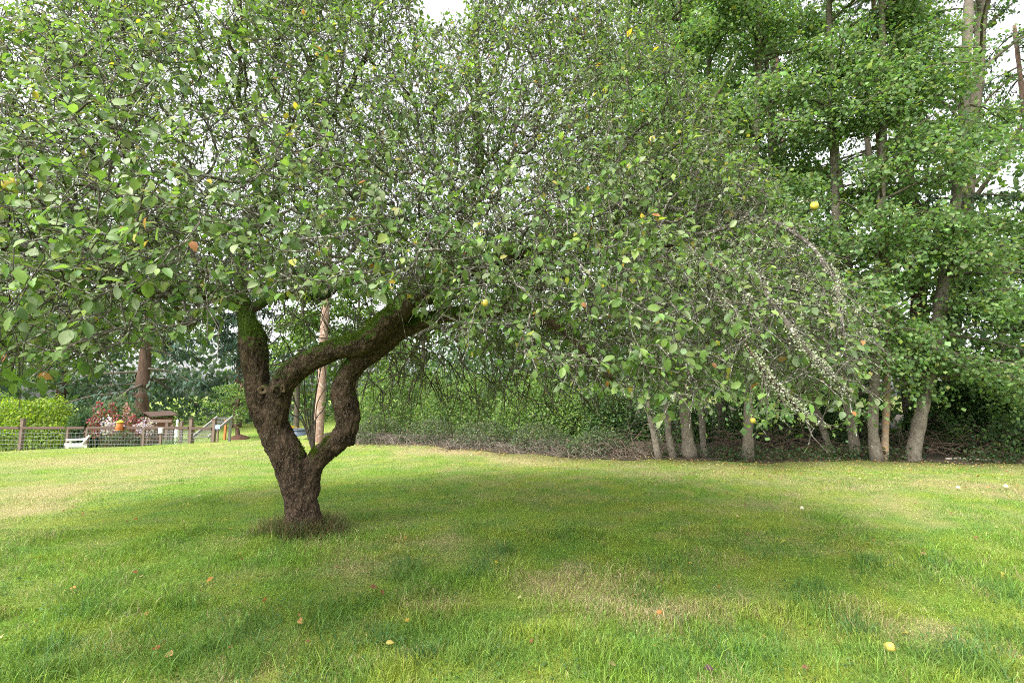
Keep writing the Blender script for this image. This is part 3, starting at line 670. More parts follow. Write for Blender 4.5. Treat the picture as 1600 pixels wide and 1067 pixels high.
# ================================================================== THE GARDEN BEYOND THE FENCE (left)
for lab, px, Y, top, bl, nb_ in (('dark blue-green conifer above the red flowers', 222, 29, 15, 4.2, 54), ('dark conifer behind the small maple', 372, 34, 15, 3.6, 46), ('dark conifer at the left behind the yellow-green shrub', 95, 34, 16, 4.4, 50)):
    wood_tree('conifer_tree', lab, 'tree', vt(px, 0, Y, top), .42 if px == 222 else .3, .08, M_CONIFER, nb=nb_, t0=.14, blen=(bl, 1.4), up=(-.2, .2), droop=.3, ns=13, nl=14, leaf=.30, width=.55,
              pal=[[.035, .075, .048], [.05, .10, .06], [.028, .055, .038]], pw=(4, 3, 3), mat=M_NEEDLE, conifer=True, spread=.12, flat=.4, group='conifers beyond the garden')
def gd(px, Y):
    p = P(px, 690, Y); p[2] = gz(p[0], p[1]); return p
FY = 17.0
for lab, px, Y, rad, n, pal, lf in (
  ('large yellow-green shrub behind the left end of the wire fence', 50, 20.5, (2.6, 1.6, 2.75), 13000, [[.17, .25, .025], [.23, .29, .03], [.11, .19, .025]], .10),
  ('darker green shrub at the left border behind the yellow-green shrub', -30, 22, (2.4, 1.6, 3.2), 7000, LG[:3], .11),
  ('grey-green shrub behind the red flower spikes', 170, 21.5, (1.7, 1.1, 2.75), 7500, [[.075, .12, .06], [.10, .145, .08], [.05, .09, .04]], .09),
  ('dark green shrub left of the red flower spikes', 128, 20.5, (.7, .8, 1.9), 3600, [[.035, .08, .03], [.05, .10, .03], [.03, .06, .03]], .09),
  ('low dark rose shrub behind the wire mesh below the red spikes', 195, 18.6, (1.1, .6, 1.05), 3600, [[.04, .07, .03], [.06, .09, .035], [.09, .035, .03]], .06),
  ('small pale green shrub behind the wire mesh near the white box', 262, 18.3, (.6, .5, .72), 1600, [[.10, .17, .06], [.14, .20, .08], [.07, .12, .05]], .06),
  ('low yellow-green mound at the foot of the plank ramp', 322, 16.6, (.85, .4, .42), 2600, [[.17, .22, .03], [.22, .27, .04], [.10, .16, .03]], .045)):
    shrub('garden_shrub', lab, 'shrub', gd(px, Y), rad, n, lf, pal, (3, 3, 2), 8, gap=.3, lump=.35)
# red flower spikes
rb = gd(185, 19.3)
PET = [[.26, .05, .065], [.18, .035, .05], [.34, .16, .16], [.10, .14, .06]]
for q, (px, ptop, pw_, col) in enumerate(((156, 625, 7, 'tallest'), (174, 629, 6, ''), (199, 630, 7, ''), (146, 650, 6, ''), (208, 648, 6, ''), (221, 652, 6, ''), (182, 645, 6, ''))):
    b0 = gd(px + 3, 19.3 + .1 * (q % 3)); tp = P(px, ptop, b0[1])
    labs = ['tallest red flower spike above the fence, left of the orange feeder', 'second red flower spike from the left, deep red', 'pinkish red flower spike just right of the orange feeder', 'short red flower spike at the left end of the clump', 'short red flower spike second from the right end', 'short red flower spike at the right end of the clump', 'red flower spike close behind the orange feeder']
    root = thing('flower_spike', labs[q], 'flower', tuple(b0), 'red flower spikes behind the fence')
    mb = MB(); mb.tube([b0, (b0 + tp) / 2 + [.03, 0, 0], tp], .018, 5); add('stem', mb.mesh('stem'), M_CANE, root)
    n = 210; s = rng.random(n) ** .8; p = tp + (b0 - tp) * (s * .55)[:, None] + rng.normal(0, 1, (n, 3)) * (np.array([.14, .1, .06]) * (0.25 + s)[:, None] * 1.1)
    V, F, T = leaves_mesh(p, rnd_dirs(n), unit(rng.normal(0, .7, (n, 3)) + [0, -.6, .4]), rng.uniform(.06, .11, n), tints(n, PET if q != 2 else PET[2:], (3, 3, 2, 3) if q != 2 else (3, 1)), LEAF4, LEAF4_F, .1, 1.6)
    add('petals', mesh_np('petals', V, F, T, False), M_PETAL, root, kind='stuff')
for q, px in enumerate((169, 223)):
    c = gd(px, 18.9); c[2] += 1.02
    root = thing('flower_clump', ['pale lilac flower clump left of the orange feeder', 'pale lilac flower clump right of the orange feeder'][q], 'flower', (c[0], c[1], gz(c[0], c[1])), 'pale lilac flowers behind the fence')
    n = 260; p = c + rng.normal(0, 1, (n, 3)) * [.15, .12, .15]
    V, F, T = leaves_mesh(p, rnd_dirs(n), rnd_dirs(n), rng.uniform(.05, .09, n), tints(n, [[.45, .40, .58], [.62, .55, .66], [.36, .28, .45]], (3, 2, 2)), LEAF4, LEAF4_F, .1, 1.6)
    add('petals', mesh_np('petals', V, F, T, False), M_PETAL, root, kind='stuff')
    n = 9; st = np.repeat(np.array([[c[0], c[1], gz(c[0], c[1])]]), n, 0); Q = arc_paths(st, unit(np.stack([rng.normal(0, .12, n), rng.normal(0, .1, n), np.ones(n)], 1)), np.full(n, 1.0), 4, np.zeros(n)); V, F = batch_tubes(Q, np.full((n, 4), .007), 3)
    add('stems', mesh_np('stems', V, F), M_CANE, root, kind='stuff')

# ------------------------------------------------------------------ the wire fence
M_POST = plain_mat('weathered_post', (.20, .145, .11), (.11, .08, .065), 9, .85, .4, (1, 1, .25))
M_RAIL = plain_mat('brown_rail', (.13, .085, .065), (.075, .05, .04), 9, .85, .3, (.25, 1, 1))
M_WIRE = plain_mat('galvanised_wire', (.30, .32, .32), (.20, .22, .22), 30, .45, .05)
M_ORANGE = plain_mat('orange_cedar', (.55, .20, .06), (.40, .13, .04), 8, .7, .2, (1, 1, .3))
M_WHITE = plain_mat('white_paint', (.78, .78, .76), (.66, .66, .63), 6, .5, .05)
posts_px = [(-62, .0), (33, .26), (105, .0), (135, -.02), (224, .0), (297, .28), (333, .26)]
fence = thing('wire_fence', 'wood-railed wire mesh fence along the garden behind the lawn crest', 'fence', tuple(gd(140, FY)))
RAILZ = P(150, 668, FY)[2]
pw = []
for px, ex in posts_px:
    b0 = gd(px, FY); top = RAILZ + .02 + ex; pw.append((b0, top))
    mb = MB(); mb.box((b0[0], b0[1], (b0[2] - .2 + top) / 2), (.11 if ex > 0 else .085, .11 if ex > 0 else .085, top - b0[2] + .2)); bevel(add('post', mb.mesh('post', False), M_POST, fence), .008)
    if ex > 0:
        mb = MB(); mb.box((b0[0], b0[1], top + .012), (.14, .14, .024)); bevel(add('post_cap', mb.mesh('post_cap', False), M_RAIL, fence), .006)
for k in range(len(pw) - 1):
    (a, ta), (b_, tb_) = pw[k], pw[k + 1]
    A3 = np.array([a[0] + .05, FY - .075, RAILZ]); B3 = np.array([b_[0] - .05, FY - .075, RAILZ])
    if k == len(pw) - 2: A3[2] -= .02; B3[2] -= .02
    mb = MB(); mb.bar(A3, B3, .04, .085); bevel(add('rail', mb.mesh('rail', False), M_RAIL, fence), .005)
    mb = MB(); zb = min(a[2], b_[2]) + .06; zt = RAILZ - .05
    x0, x1 = a[0] + .05, b_[0] - .05; nz = 9; nx = max(2, int((x1 - x0) / .10))
    Q = [[[x0, FY - .062, z], [(x0 + x1) / 2, FY - .06, z], [x1, FY - .062, z]] for z in np.linspace(zb, zt, nz)]; mb.add(*batch_tubes(np.array(Q), np.full((nz, 3), .0042), 4))
    Q = [[[x, FY - .066, zb], [x, FY - .066, (zb + zt) / 2], [x, FY - .066, zt]] for x in np.linspace(x0, x1, nx)]; mb.add(*batch_tubes(np.array(Q), np.full((nx, 3), .0032), 4))
    add('wire_mesh', mb.mesh('wire_mesh'), M_WIRE, fence, kind='stuff')
# second run of mesh further back, behind the first
fb = thing('garden_fence', 'second wire fence run further back behind the white box', 'fence', tuple(gd(270, 20.0)))
for px in (238, 268, 282, 300):
    b0 = gd(px, 20.0); mb = MB(); tz = P(px, 658 if px == 282 else 664, 20)[2]; mb.box((b0[0], b0[1], (b0[2] - .1 + tz) / 2), (.10, .10, tz - b0[2] + .1)); bevel(add('post', mb.mesh('post', False), M_POST, fb), .006)
x0, x1 = gd(238, 20)[0], gd(300, 20)[0]; zb, zt = gd(270, 20)[2] + .1, P(270, 670, 20)[2]
mb = MB(); Q = [[[x0, 19.93, z], [(x0 + x1) / 2, 19.93, z], [x1, 19.93, z]] for z in np.linspace(zb, zt, 9)]; mb.add(*batch_tubes(np.array(Q), np.full((9, 3), .006), 4))
Q = [[[x, 19.925, zb], [x, 19.925, (zb + zt) / 2], [x, 19.925, zt]] for x in np.linspace(x0, x1, 22)]; mb.add(*batch_tubes(np.array(Q), np.full((22, 3), .004), 4))
add('wire_mesh', mb.mesh('wire_mesh'), M_WIRE, fb, kind='stuff')

# garden chair, white, low, half hidden by the crest
def chair():
    c = gd(121, 15.9); c[2] = gz(c[0], c[1]); root = thing('garden_chair', 'low white reclining garden chair half hidden by the lawn crest', 'chair', tuple(c))
    x0, x1 = P(108, 690, 15.9)[0], P(134, 690, 15.9)[0]; sz = P(110, 693, 15.9)[2]; tz = P(133, 680, 15.9)[2]; yb = 15.9
    for k in range(5):                                          # seat slats run across
        f = k / 4; mb = MB(); mb.box((x0 + (x1 - x0) * .62 * f, yb, sz - .02 * f), (.075, .52, .02)); bevel(add('seat_slat', mb.mesh('seat_slat', False), M_WHITE, root), .004)
    bx = x0 + (x1 - x0) * .70
    for k in range(5):
        f = k / 4; yy = yb - .22 + .11 * k; mb = MB(); mb.bar((bx, yy, sz - .03), (x1, yy, tz - .05 * abs(f - .5)), .085, .018); bevel(add('back_slat', mb.mesh('back_slat', False), M_WHITE, root), .004)
    for yy in (yb - .27, yb + .27):
        mb = MB(); mb.bar((x0 - .02, yy, sz - .035), (bx + .08, yy, sz - .07), .03, .07); bevel(add('seat_rail', mb.mesh('seat_rail', False), M_WHITE, root), .004)
        for lx in (x0 + .04, bx + .1):
            g = gz(lx, yy); mb = MB(); mb.box((lx, yy, (g + sz - .05) / 2 - .01), (.07, .028, sz - .05 - g + .03)); bevel(add('leg', mb.mesh('leg', False), M_WHITE, root), .004)
        mb = MB(); mb.box(((x0 + bx) / 2 + .05, yy, sz + .13), (.5, .09, .022)); bevel(add('armrest', mb.mesh('armrest', False), M_WHITE, root), .004)
        mb = MB(); mb.box((x0 + .1, yy, sz + .04), (.05, .028, .16)); bevel(add('arm_support', mb.mesh('arm_support', False), M_WHITE, root), .004)
chair()
bpy.data.objects['garden_chair'].rotation_euler = (0, 0, .73)
# orange bird feeder hung on the fence
c = P(187, 665, FY - .16); root = thing('bird_feeder', 'orange bird feeder hanging over the fence rail beside red flowers', 'bird feeder', tuple(c - [0, 0, .12]))
mb = MB(); V, F = tube_np([c - [0, 0, .13], c - [0, 0, .10], c + [0, 0, .06], c + [0, 0, .10]], [.09, .115, .10, .085], 10); mb.add(V, F); add('body', mb.mesh('body'), M_ORANGE, root)
mb = MB(); V, F = tube_np([c + [0, 0, .10], c + [0, 0, .13], c + [0, 0, .19]], [.125, .12, .02], 10); mb.add(V, F); add('roof', mb.mesh('roof'), plain_mat('yellow_plastic', (.75, .58, .06)), root)
mb = MB(); V, F = tube_np([c - [0, 0, .15], c - [0, 0, .13]], [.135, .135], 10); mb.add(V, F); add('tray', mb.mesh('tray'), M_ORANGE, root)
mb = MB(); mb.tube([c + [0, 0, .18], c + [0, .06, .22], [c[0], FY - .03, RAILZ + .04]], .006, 4); add('hanger', mb.mesh('hanger'), M_WIRE, root)
# small white box on its post
c = P(251, 673, FY - .5); b0 = gd(251, FY - .5); root = thing('post_box', 'small white box on a short post behind the mesh', 'box', tuple(b0))
mb = MB(); mb.box(tuple(c), (.11, .08, .17)); bevel(add('box', mb.mesh('box', False), M_WHITE, root), .008)
mb = MB(); mb.box((c[0], c[1], c[2] + .095), (.13, .10, .018)); bevel(add('lid', mb.mesh('lid', False), M_WHITE, root), .004)
mb = MB(); mb.box((c[0], c[1] + .03, (b0[2] + c[2] - .086) / 2), (.07, .05, c[2] - .086 - b0[2])); add('post', mb.mesh('post', False), M_POST, root)
# pergola frame
c = gd(248, 21.0); root = thing('pergola_frame', 'brown timber frame with one crossbeam behind the garden fence', 'pergola', tuple(c))
l, r_ = P(233, 660, 21), P(262, 660, 21)
mb = MB(); mb.box((c[0], 21, l[2] + .06), (r_[0] - l[0] + .25, .12, .12)); bevel(add('beam', mb.mesh('beam', False), M_POST, root), .008)
for q in (l, r_):
    z0 = gz(q[0], 21.0); mb = MB(); mb.box((q[0], 21, (z0 + l[2]) / 2), (.12, .10, l[2] - z0)); bevel(add('post', mb.mesh('post', False), M_POST, root), .006)
# little gabled shed whose roof edge shows behind the flowers
sx, sy = P(226, 660, 22.5)[0], 22.5; zr = P(226, 645, 22.5)[2]; ze = P(240, 652, 22.5)[2]; hx = P(240, 652, 22.5)[0] - sx; g0 = gz(sx, sy)
root = thing('garden_shed', 'small red-brown shed with a sloping roof behind the red flowers', 'shed', (sx, sy, g0))
M_SHED = plain_mat('red_brown_board', (.26, .11, .08), (.16, .07, .055), 7, .8, .3, (1, 1, .2))
for k in range(8):
    x = sx - hx * .8 + (k + .5) * hx * .2; zt = zr - (zr - ze) * abs(x - sx) / hx - .08; mb = MB(); mb.box((x, sy, (g0 + zt) / 2), (hx * .2 - .015, .04, zt - g0)); bevel(add('board', mb.mesh('board', False), M_SHED, root), .004)
for s in (-1, 1):
    mb = MB(); a_ = np.array([sx, sy + .75, zr]); e_ = np.array([sx + s * hx, sy + .75, ze]); d_ = unit(e_ - a_); nrm = np.array([-d_[2] * s, 0, abs(d_[0])])
    mb.box((a_ + e_) / 2 + [0, 0, .03], (np.linalg.norm(e_ - a_), 1.8, .05), np.stack([d_, [0, 1, 0], np.cross(d_, [0, 1, 0])], 1)); add('roof_slope', mb.mesh('roof_slope', False), plain_mat('tan_roof', (.13, .085, .065), (.08, .05, .04), 10), root)
mb = MB(); mb.box((sx, sy + 1.4, (g0 + ze) / 2 - .02), (hx * 1.5, .05, ze - g0 - .1)); add('back_wall', mb.mesh('back_wall', False), M_SHED, root)
for s in (-1, 1):
    mb = MB(); mb.box((sx + s * hx * .78, sy + .7, (g0 + ze) / 2 - .02), (.05, 1.3, ze - g0 - .1)); add('side_wall', mb.mesh('side_wall', False), M_SHED, root)
# white garden statue: plinth, body and head turned on a lathe
c = gd(275, 19.2); zt = P(275, 655, 19.2)[2]; prof = [(0, .11), (.06, .11), (.07, .07), (.45, .06), (.47, .10), (.52, .10), (.53, .06), (.62, .09), (.72, .085), (.80, .05), (.84, .035), (.87, .055), (.93, .06), (.98, .04), (1.0, .01)]
h = zt - c[2]; V, F = tube_np([c + [0, 0, h * a] for a, _ in prof], [r * .8 for _, r in prof], 12); o = add('garden_statue', mesh_np('garden_statue', V, F), M_WHITE); tag(o, 'small white garden ornament on a pillar behind the fence', 'statue')
# plank ramp with side rails climbing to the right, seen beyond the fence end
a_, b_ = P(312, 684, 17.9), P(352, 651, 19.2); root = thing('ramp', 'grey plank ramp with side rails rising behind the fence end', 'ramp', (a_[0], a_[1], float(gz(a_[0], a_[1]))))
M_GREYW = plain_mat('grey_wood', (.30, .29, .27), (.20, .19, .18), 12, .8, .2)
sv = np.array([.35, .45, 0])
for off in (-1, 1):
    mb = MB(); mb.bar(a_ + sv * off * .5, b_ + sv * off * .5, .05, .10); bevel(add('side_rail', mb.mesh('side_rail', False), M_GREYW, root), .006)
for k in range(14):
    q = a_ + (b_ - a_) * (k + .5) / 14; mb = MB(); mb.bar(q - sv * .47 - [0, 0, .02], q + sv * .47 - [0, 0, .02], .12, .025); bevel(add('tread', mb.mesh('tread', False), M_GREYW, root), .004)
for off in (-1, 1):
    q = a_ * .1 + b_ * .9 + sv * off * .5; mb = MB(); z0 = gz(q[0], q[1]); mb.box((q[0], q[1], (z0 + q[2] - .06) / 2), (.08, .08, q[2] - .06 - z0)); add('post', mb.mesh('post', False), M_GREYW, root)
# blue sign on a post beside the orange post
c = P(340, 667, FY - .10); b0 = gd(340, FY - .05); root = thing('blue_sign', 'small blank blue sign board on a slim post left of the orange post', 'sign', tuple(b0))
mb = MB(); mb.box(tuple(c), (.17, .02, .13)); bevel(add('board', mb.mesh('board', False), plain_mat('blue_sign', (.22, .32, .62), (.34, .42, .66), 9), root), .004)
mb = MB(); mb.box((c[0], c[1] + .04, (b0[2] + c[2]) / 2), (.045, .045, c[2] - b0[2] + .08)); add('post', mb.mesh('post', False), M_POST, root)
b0 = G(351, 687); zt = P(351, 656, b0[1])[2]; mb = MB(); mb.box((0, 0, (zt - b0[2]) / 2 - .03), (.10, .10, zt - b0[2] + .06)); o = add('orange_post', mb.mesh('orange_post', False), M_ORANGE); o.location = tuple(b0); bevel(o, .015, 3)
mb = MB(); V_, F_ = tube_np([[0, -.055, zt - b0[2] - .12], [0, -.07, zt - b0[2] - .12]], [.03, .03], 10); mb.add(V_, F_); o2 = add('reflector', mb.mesh('reflector'), M_ORANGE); o2.parent = o
tag(o, 'short orange timber post standing alone right of the blue sign', 'post')

# small layered maple with a dark mulch mound at its foot
g = G(372, 686); trunk = [g - [0, 0, .05], P(371, 672, g[1]), P(368, 655, g[1]), P(372, 630, g[1] + .1), P(378, 600, g[1] + .1)]
wood_tree('small_maple', 'small light green layered maple left of the apple trunk', 'tree', trunk, .11, .05, M_CONIFER, nb=34, t0=.40, blen=(1.6, 1.0), up=(-.05, .45), droop=.22, ns=9, nl=16, leaf=.085, width=1.1, pal=[[.11, .20, .045], [.15, .24, .06], [.075, .14, .035], [.26, .25, .03]], pw=(4, 3, 2, .5), spread=.1, flat=.35)
mb = MB(); n = 22; V, F = tube_np([g + [0, 0, -.03], g + [0, 0, .05], g + [0, 0, .16], g + [0, 0, .22]], [.55, .46, .25, .1], n); V = V + (vnoise(V, 7) - .5)[:, None] * np.array([.12, .12, .06]); o = add('mulch_mound', mesh_np('mulch_mound', V, F), plain_mat('dark_mulch', (.05, .03, .022), (.11, .05, .03), 18, .95, .8)); o['kind'] = 'structure'

# utility pole: leans a little, bark-less reddish wood, cross arm, insulators
b0 = G(497, 691); tp = P(513, 400, b0[1] + .15); root = thing('utility_pole', 'reddish bare wooden utility pole seen through the apple fork', 'pole', tuple(b0))
top = b0 + (tp - b0) * 1.25; pts = resample(np.array([b0 - [0, 0, .2], b0 + (top - b0) * .3, b0 + (top - b0) * .7, top]), .2)
V, F = tube_np(pts, np.linspace(.155, .11, len(pts)), 12); add('shaft', mesh_np('shaft', V, F), bark_mat('pole_wood', (.20, .12, .09), (.36, .25, .19), (.46, .40, .34), .55, 9, None, 0, .18, .35), root)
q = b0 + (top - b0) * .93; mb = MB(); mb.box((q[0], q[1] - .17, q[2]), (1.8, .1, .12)); add('cross_arm', mb.mesh('cross_arm', False), M_GREYW, root)
for dx in (-.75, -.3, .3, .75):
    V, F = tube_np([q + [dx, -.17, .06], q + [dx, -.17, .10], q + [dx, -.17, .16], q + [dx, -.17, .19]], [.02, .05, .045, .02], 8); add('insulator', mesh_np('insulator', V, F), M_WHITE, root)
# raised tub and a low flower bed with a dark edge behind the fork
g = gd(463, 20.5); w = .55; tz = P(463, 670, 20.5)[2]; bz = g[2]
root = thing('garden_tub', 'dark blue-grey oval tub on the lawn seen through the apple fork', 'tub', tuple(g))
V, F = tube_np([[g[0], g[1], bz], [g[0], g[1], bz + .02], [g[0], g[1], tz - .03]], [.30, .34, .40], 20); V[:, 0] = g[0] + (V[:, 0] - g[0]) * 1.2; M_TUB = plain_mat('blue_grey_plastic', (.10, .13, .17), (.07, .09, .12), 5, .4); add('body', mesh_np('body', V, F), M_TUB, root)
a = np.linspace(0, 2 * math.pi, 25); V, F = tube_np(np.stack([g[0] + .49 * np.cos(a), g[1] + .41 * np.sin(a), 0 * a + tz - .02], 1), np.full(25, .022), 6, False); add('rim', mesh_np('rim', V, F), M_TUB, root)
for lab, px, rad, pal in (('low orange and yellow flower bed left of the utility pole', 452, (.95, .5, .95), [[.62, .30, .05], [.60, .45, .06], [.12, .18, .03], [.5, .2, .04]]), ('low yellow-green clipped hedge beside the utility pole', 482, (.9, .5, .8), [[.25, .28, .03], [.14, .20, .03], [.35, .33, .05], [.1, .16, .03]])):
    shrub('flower_bed', lab, 'flowers', gd(px, 22.5), rad, 3600, .07, pal, (3, 2, 2, 1), 8, gap=.25, lump=.2)
mb = MB(); l, r_ = gd(436, 21.6), gd(497, 21.6); mb.box(((l[0] + r_[0]) / 2, 21.6, l[2] + .09), (r_[0] - l[0], .1, .22)); o = add('edging_board', mb.mesh('edging_board', False), plain_mat('dark_edging', (.05, .045, .04))); bevel(o, .01); tag(o, 'dark timber edging board along the flower bed by the utility pole', 'edging')

# ================================================================== THE APPLE TREE
apple = thing('apple_tree', 'old gnarled apple tree with forked mossy trunk and wide lichened crown', 'tree', tuple(TREE))
D0 = TREE[1]
def limb(pts):                       # (px, py, depth, width in px) -> x y z r
    out = []
    for a, b_, d_, w in pts:
        p = P(a, b_, d_); out.append([p[0], p[1], p[2], 0.455 * w * d_ / FPX])
    return np.array(out)
D = D0
LIMBS = {
 'trunk':  [(477, 852, D, 66), (477, 828, D, 58), (474, 800, D, 53), (468, 770, D, 53), (458, 735, D, 55), (443, 700, D, 55), (422, 660, D, 50), (405, 620, D, 42), (399, 575, D, 41), (394, 530, D, 45), (383, 492, D, 28), (378, 468, D, 28)],
 'stem2':  [(428, 670, D, 40), (434, 640, D - .06, 40), (440, 607, D - .1, 41), (460, 579, D - .1, 42), (494, 558, D - .1, 40), (533, 543, D - .12, 37), (567, 537, D - .12, 42), (593, 515, D - .15, 43), (628, 482, D - .2, 42), (666, 452, D - .3, 38), (720, 425, D - .45, 34), (790, 400, D - .7, 30), (870, 380, D - 1.0, 25), (960, 372, D - 1.25, 20), (1060, 382, D - 1.5, 14)],
 'stem3':  [(482, 775, D + .03, 38), (486, 740, D + .02, 36), (500, 714, D, 36), (524, 693, D, 37), (543, 670, D, 39), (542, 640, D, 41), (536, 612, D, 40), (541, 590, D, 37), (560, 567, D, 37), (598, 538, D + .02, 34), (628, 516, D, 31), (660, 502, D, 29), (720, 490, D - .05, 27), (800, 482, D - .2, 25), (870, 506, D - .4, 20), (915, 547, D - .55, 16), (958, 592, D - .7, 8)],
 'left':   [(378, 475, D, 30), (340, 460, D - .15, 34), (285, 450, D - .4, 34), (220, 450, D - .8, 30), (140, 430, D - 1.3, 26), (40, 400, D - 1.8, 20), (-60, 370, D - 2.2, 14)],
 'up':     [(378, 480, D, 24), (378, 430, D + .1, 17), (385, 370, D + .2, 16), (400, 300, D + .3, 14), (392, 220, D + .3, 12), (372, 130, D + .2, 9), (360, 40, D + .1, 6)],
 'up2':    [(386, 365, D + .2, 13), (440, 290, D + .4, 13), (500, 205, D + .6, 12), (560, 120, D + .7, 10), (590, 20, D + .8, 6)],
 'backr':  [(384, 486, D, 20), (440, 463, D + .4, 14), (487, 464, D + .9, 12), (540, 440, D + 1.5, 10), (610, 400, D + 2.2, 8)],
 'mid':    [(690, 440, D - .35, 24), (728, 340, D - .1, 17), (750, 215, D + .1, 15), (742, 120, D + .2, 13), (748, 30, D + .3, 8)],
 'right':  [(800, 482, D - .2, 20), (880, 420, D + .1, 17), (980, 330, D + .3, 14), (1080, 230, D + .4, 10), (1150, 80, D + .5, 5)],
 'back':   [(660, 470, D - .25, 20), (740, 450, D + .9, 16), (800, 420, D + 2.0, 12), (850, 430, D + 3.0, 7)],
 'leftup': [(270, 452, D - .5, 18), (230, 340, D - .5, 16), (190, 210, D - .5, 13), (120, 150, D - .7, 9), (20, 100, D - .9, 5)],
 'front':  [(870, 380, D - 1.0, 14), (840, 420, D - 1.6, 11), (800, 450, D - 2.1, 8), (760, 490, D - 2.4, 5)],
 'dropA':  [(1060, 382, D - 1.5, 13), (1110, 450, D - 2.2, 11), (1165, 540, D - 2.75, 9), (1212, 600, D - 2.8, 8), (1268, 668, D - 2.8, 6)],
 'dropB':  [(1060, 382, D - 1.5, 11), (1150, 440, D - 2.2, 10), (1240, 530, D - 2.7, 8), (1322, 625, D - 2.75, 6)],
 'dropC':  [(980, 330, D + .3, 11), (1100, 325, D - .7, 10), (1190, 340, D - 1.6, 9), (1285, 410, D - 2.0, 8), (1322, 490, D - 2.4, 7), (1333, 585, D - 2.5, 5)],
 'dropD':  [(1000, 375, D - 1.3, 10), (1010, 440, D - 2.0, 11), (1060, 520, D - 2.4, 10), (1085, 610, D - 2.5, 5)],
 'dropE':  [(870, 506, D - .4, 9), (960, 560, D - .6, 7), (1000, 620, D - .9, 5), (1030, 690, D - 1.0, 3)],
}
pos = []; par = []; rad = []; plen = []; fixed = []
for nm, pts in LIMBS.items():
    L = resample(limb(pts), 0.07)
    # gentle gnarl on the thin limbs
    if nm not in ('trunk', 'stem2', 'stem3'):
        s = np.linspace(0, 1, len(L))
        L[:, :3] += (np.stack([vnoise(L[:, :3] + k * 17, 3.0) for k in range(3)], 1) - .5) * (0.16 * smooth01(s * 4))[:, None]
    if not pos: start = -1; pl = 0
    else:
        Pn = np.array(pos); start = int(np.argmin(np.linalg.norm(Pn - L[0, :3], axis=1))); pl = plen[start]
    prev = start
    for k in range(len(L)):
        if start >= 0 and k == 0 and nm not in ('stem2', 'stem3'): continue
        pos.append(L[k, :3]); par.append(prev); rad.append(L[k, 3]); fixed.append(nm); pl += 0.07; plen.append(pl); prev = len(pos) - 1
nfix = len(pos)

# ---- crown volume
EDGE = np.array([(-5.2, 2.5), (-3.6, 1.9), (-2.2, 1.75), (-1.4, 1.95), (-0.8, 2.4), (0.1, 2.55), (1.2, 2.6), (2.2, 2.9), (3.0, 3.6), (3.3, 4.8), (2.9, 6.4), (1.4, 7.9), (-0.6, 8.6), (-2.8, 8.6), (-4.8, 7.8), (-6.2, 6.0), (-6.2, 4.0)])
def inside(x, y):
    n = len(EDGE); c = np.zeros(len(x), bool); j = n - 1
    for i in range(n):
        xi, yi = EDGE[i]; xj, yj = EDGE[j]
        c ^= ((yi > y) != (yj > y)) & (x < (xj - xi) * (y - yi) / (yj - yi + 1e-12) + xi); j = i
    return c
def edge_dist(x, y):
    d = np.full(len(x), 9.0); p = np.stack([x, y], 1)
    for i in range(len(EDGE)):
        a, b_ = EDGE[i], EDGE[(i + 1) % len(EDGE)]; ab = b_ - a
        t_ = np.clip(((p - a) @ ab) / (ab @ ab), 0, 1); d = np.minimum(d, np.linalg.norm(p - (a + t_[:, None] * ab), axis=1))
    return d
# the underside of the crown: how low foliage hangs, as (bearing from the camera in px, lowest py)
LOW = np.array([(-600, 640), (-200, 620), (0, 598), (120, 588), (190, 560), (260, 540), (330, 520), (365, 475), (420, 465), (540, 470), (640, 475), (690, 510), (760, 555), (850, 590), (950, 612), (1040, 655), (1120, 610), (1200, 615), (1262, 655), (1330, 628), (1352, 560), (1385, 505), (1420, 440), (1440, 380), (1700, -300)])
def below_ok(p, marg=0):
    x, y, f = project(p); return y < np.interp(x, LOW[:, 0], LOW[:, 1]) - marg
n = 60000
x = rng.uniform(-6.3, 3.4, n); y = rng.uniform(1.5, 8.7, n); k = inside(x, y); x, y = x[k], y[k]
d_ = edge_dist(x, y); q = np.clip(d_ / 2.8, 0, 1); n = len(x)
ztop = 1.85 + 5.2 * q ** .98 + 0.9 * (vnoise(np.stack([x, y, 0 * x], -1), .8) - .5)
zbot = 1.30 + 1.5 * q
shell = rng.random(n) < np.where(d_ < .9, .40, .72)
z = np.where(shell, ztop - np.abs(rng.exponential(0.42, n)), zbot + (ztop - zbot) * rng.random(n))
tg = np.stack([x, y, z], 1)
ok = (z > zbot) & below_ok(tg, 14)
ok &= np.linalg.norm(tg - [0, 0, 1.5], axis=1) > 1.6
ppx, ppy, pf = project(tg)
ok &= (ppx > -420) & (ppx < 1500) & (ppy > -330)
ok &= ~((ppx > 640) & (ppx < 735) & (ppy < 45)) & ~((ppx > 300) & (ppx < 352) & (ppy < 35))
ok &= (vnoise(tg, 1.35) * .65 + vnoise(tg + 40, 3.0) * .35) > np.where(tg[:, 2] > 2.6, .36, .33)
tg = tg[ok]
# keep points apart
cell = {}; keep = []
for i_ in rng.permutation(len(tg)):
    p = tg[i_]; s = 0.142; c3 = tuple((p / s).astype(int))
    if c3 in cell: continue
    cell[c3] = 1; keep.append(i_)
tg = tg[keep]
APPLES = [(18, 280, 2.15, .031), (118, 195, 3.4, .020), (1018, 216, 3.9, .034), (1272, 318, 3.25, .027), (757, 470, 2.7, .021), (1176, 655, 2.95, .017)]
veil = np.array([P(random.uniform(410, 650), random.uniform(430, 530), random.uniform(5.6, 7.6)) for _ in range(110)])
tg = np.concatenate([tg, veil])
ap = np.array([P(a, b_ - 4, d_) for a, b_, d_, _ in APPLES])
extra = np.array([P(random.uniform(560, 960), random.uniform(505, 632), random.uniform(5.9, 7.9)) for _ in range(210)] + [P(random.uniform(410, 640), random.uniform(440, 575), random.uniform(5.8, 7.5)) for _ in range(60)])
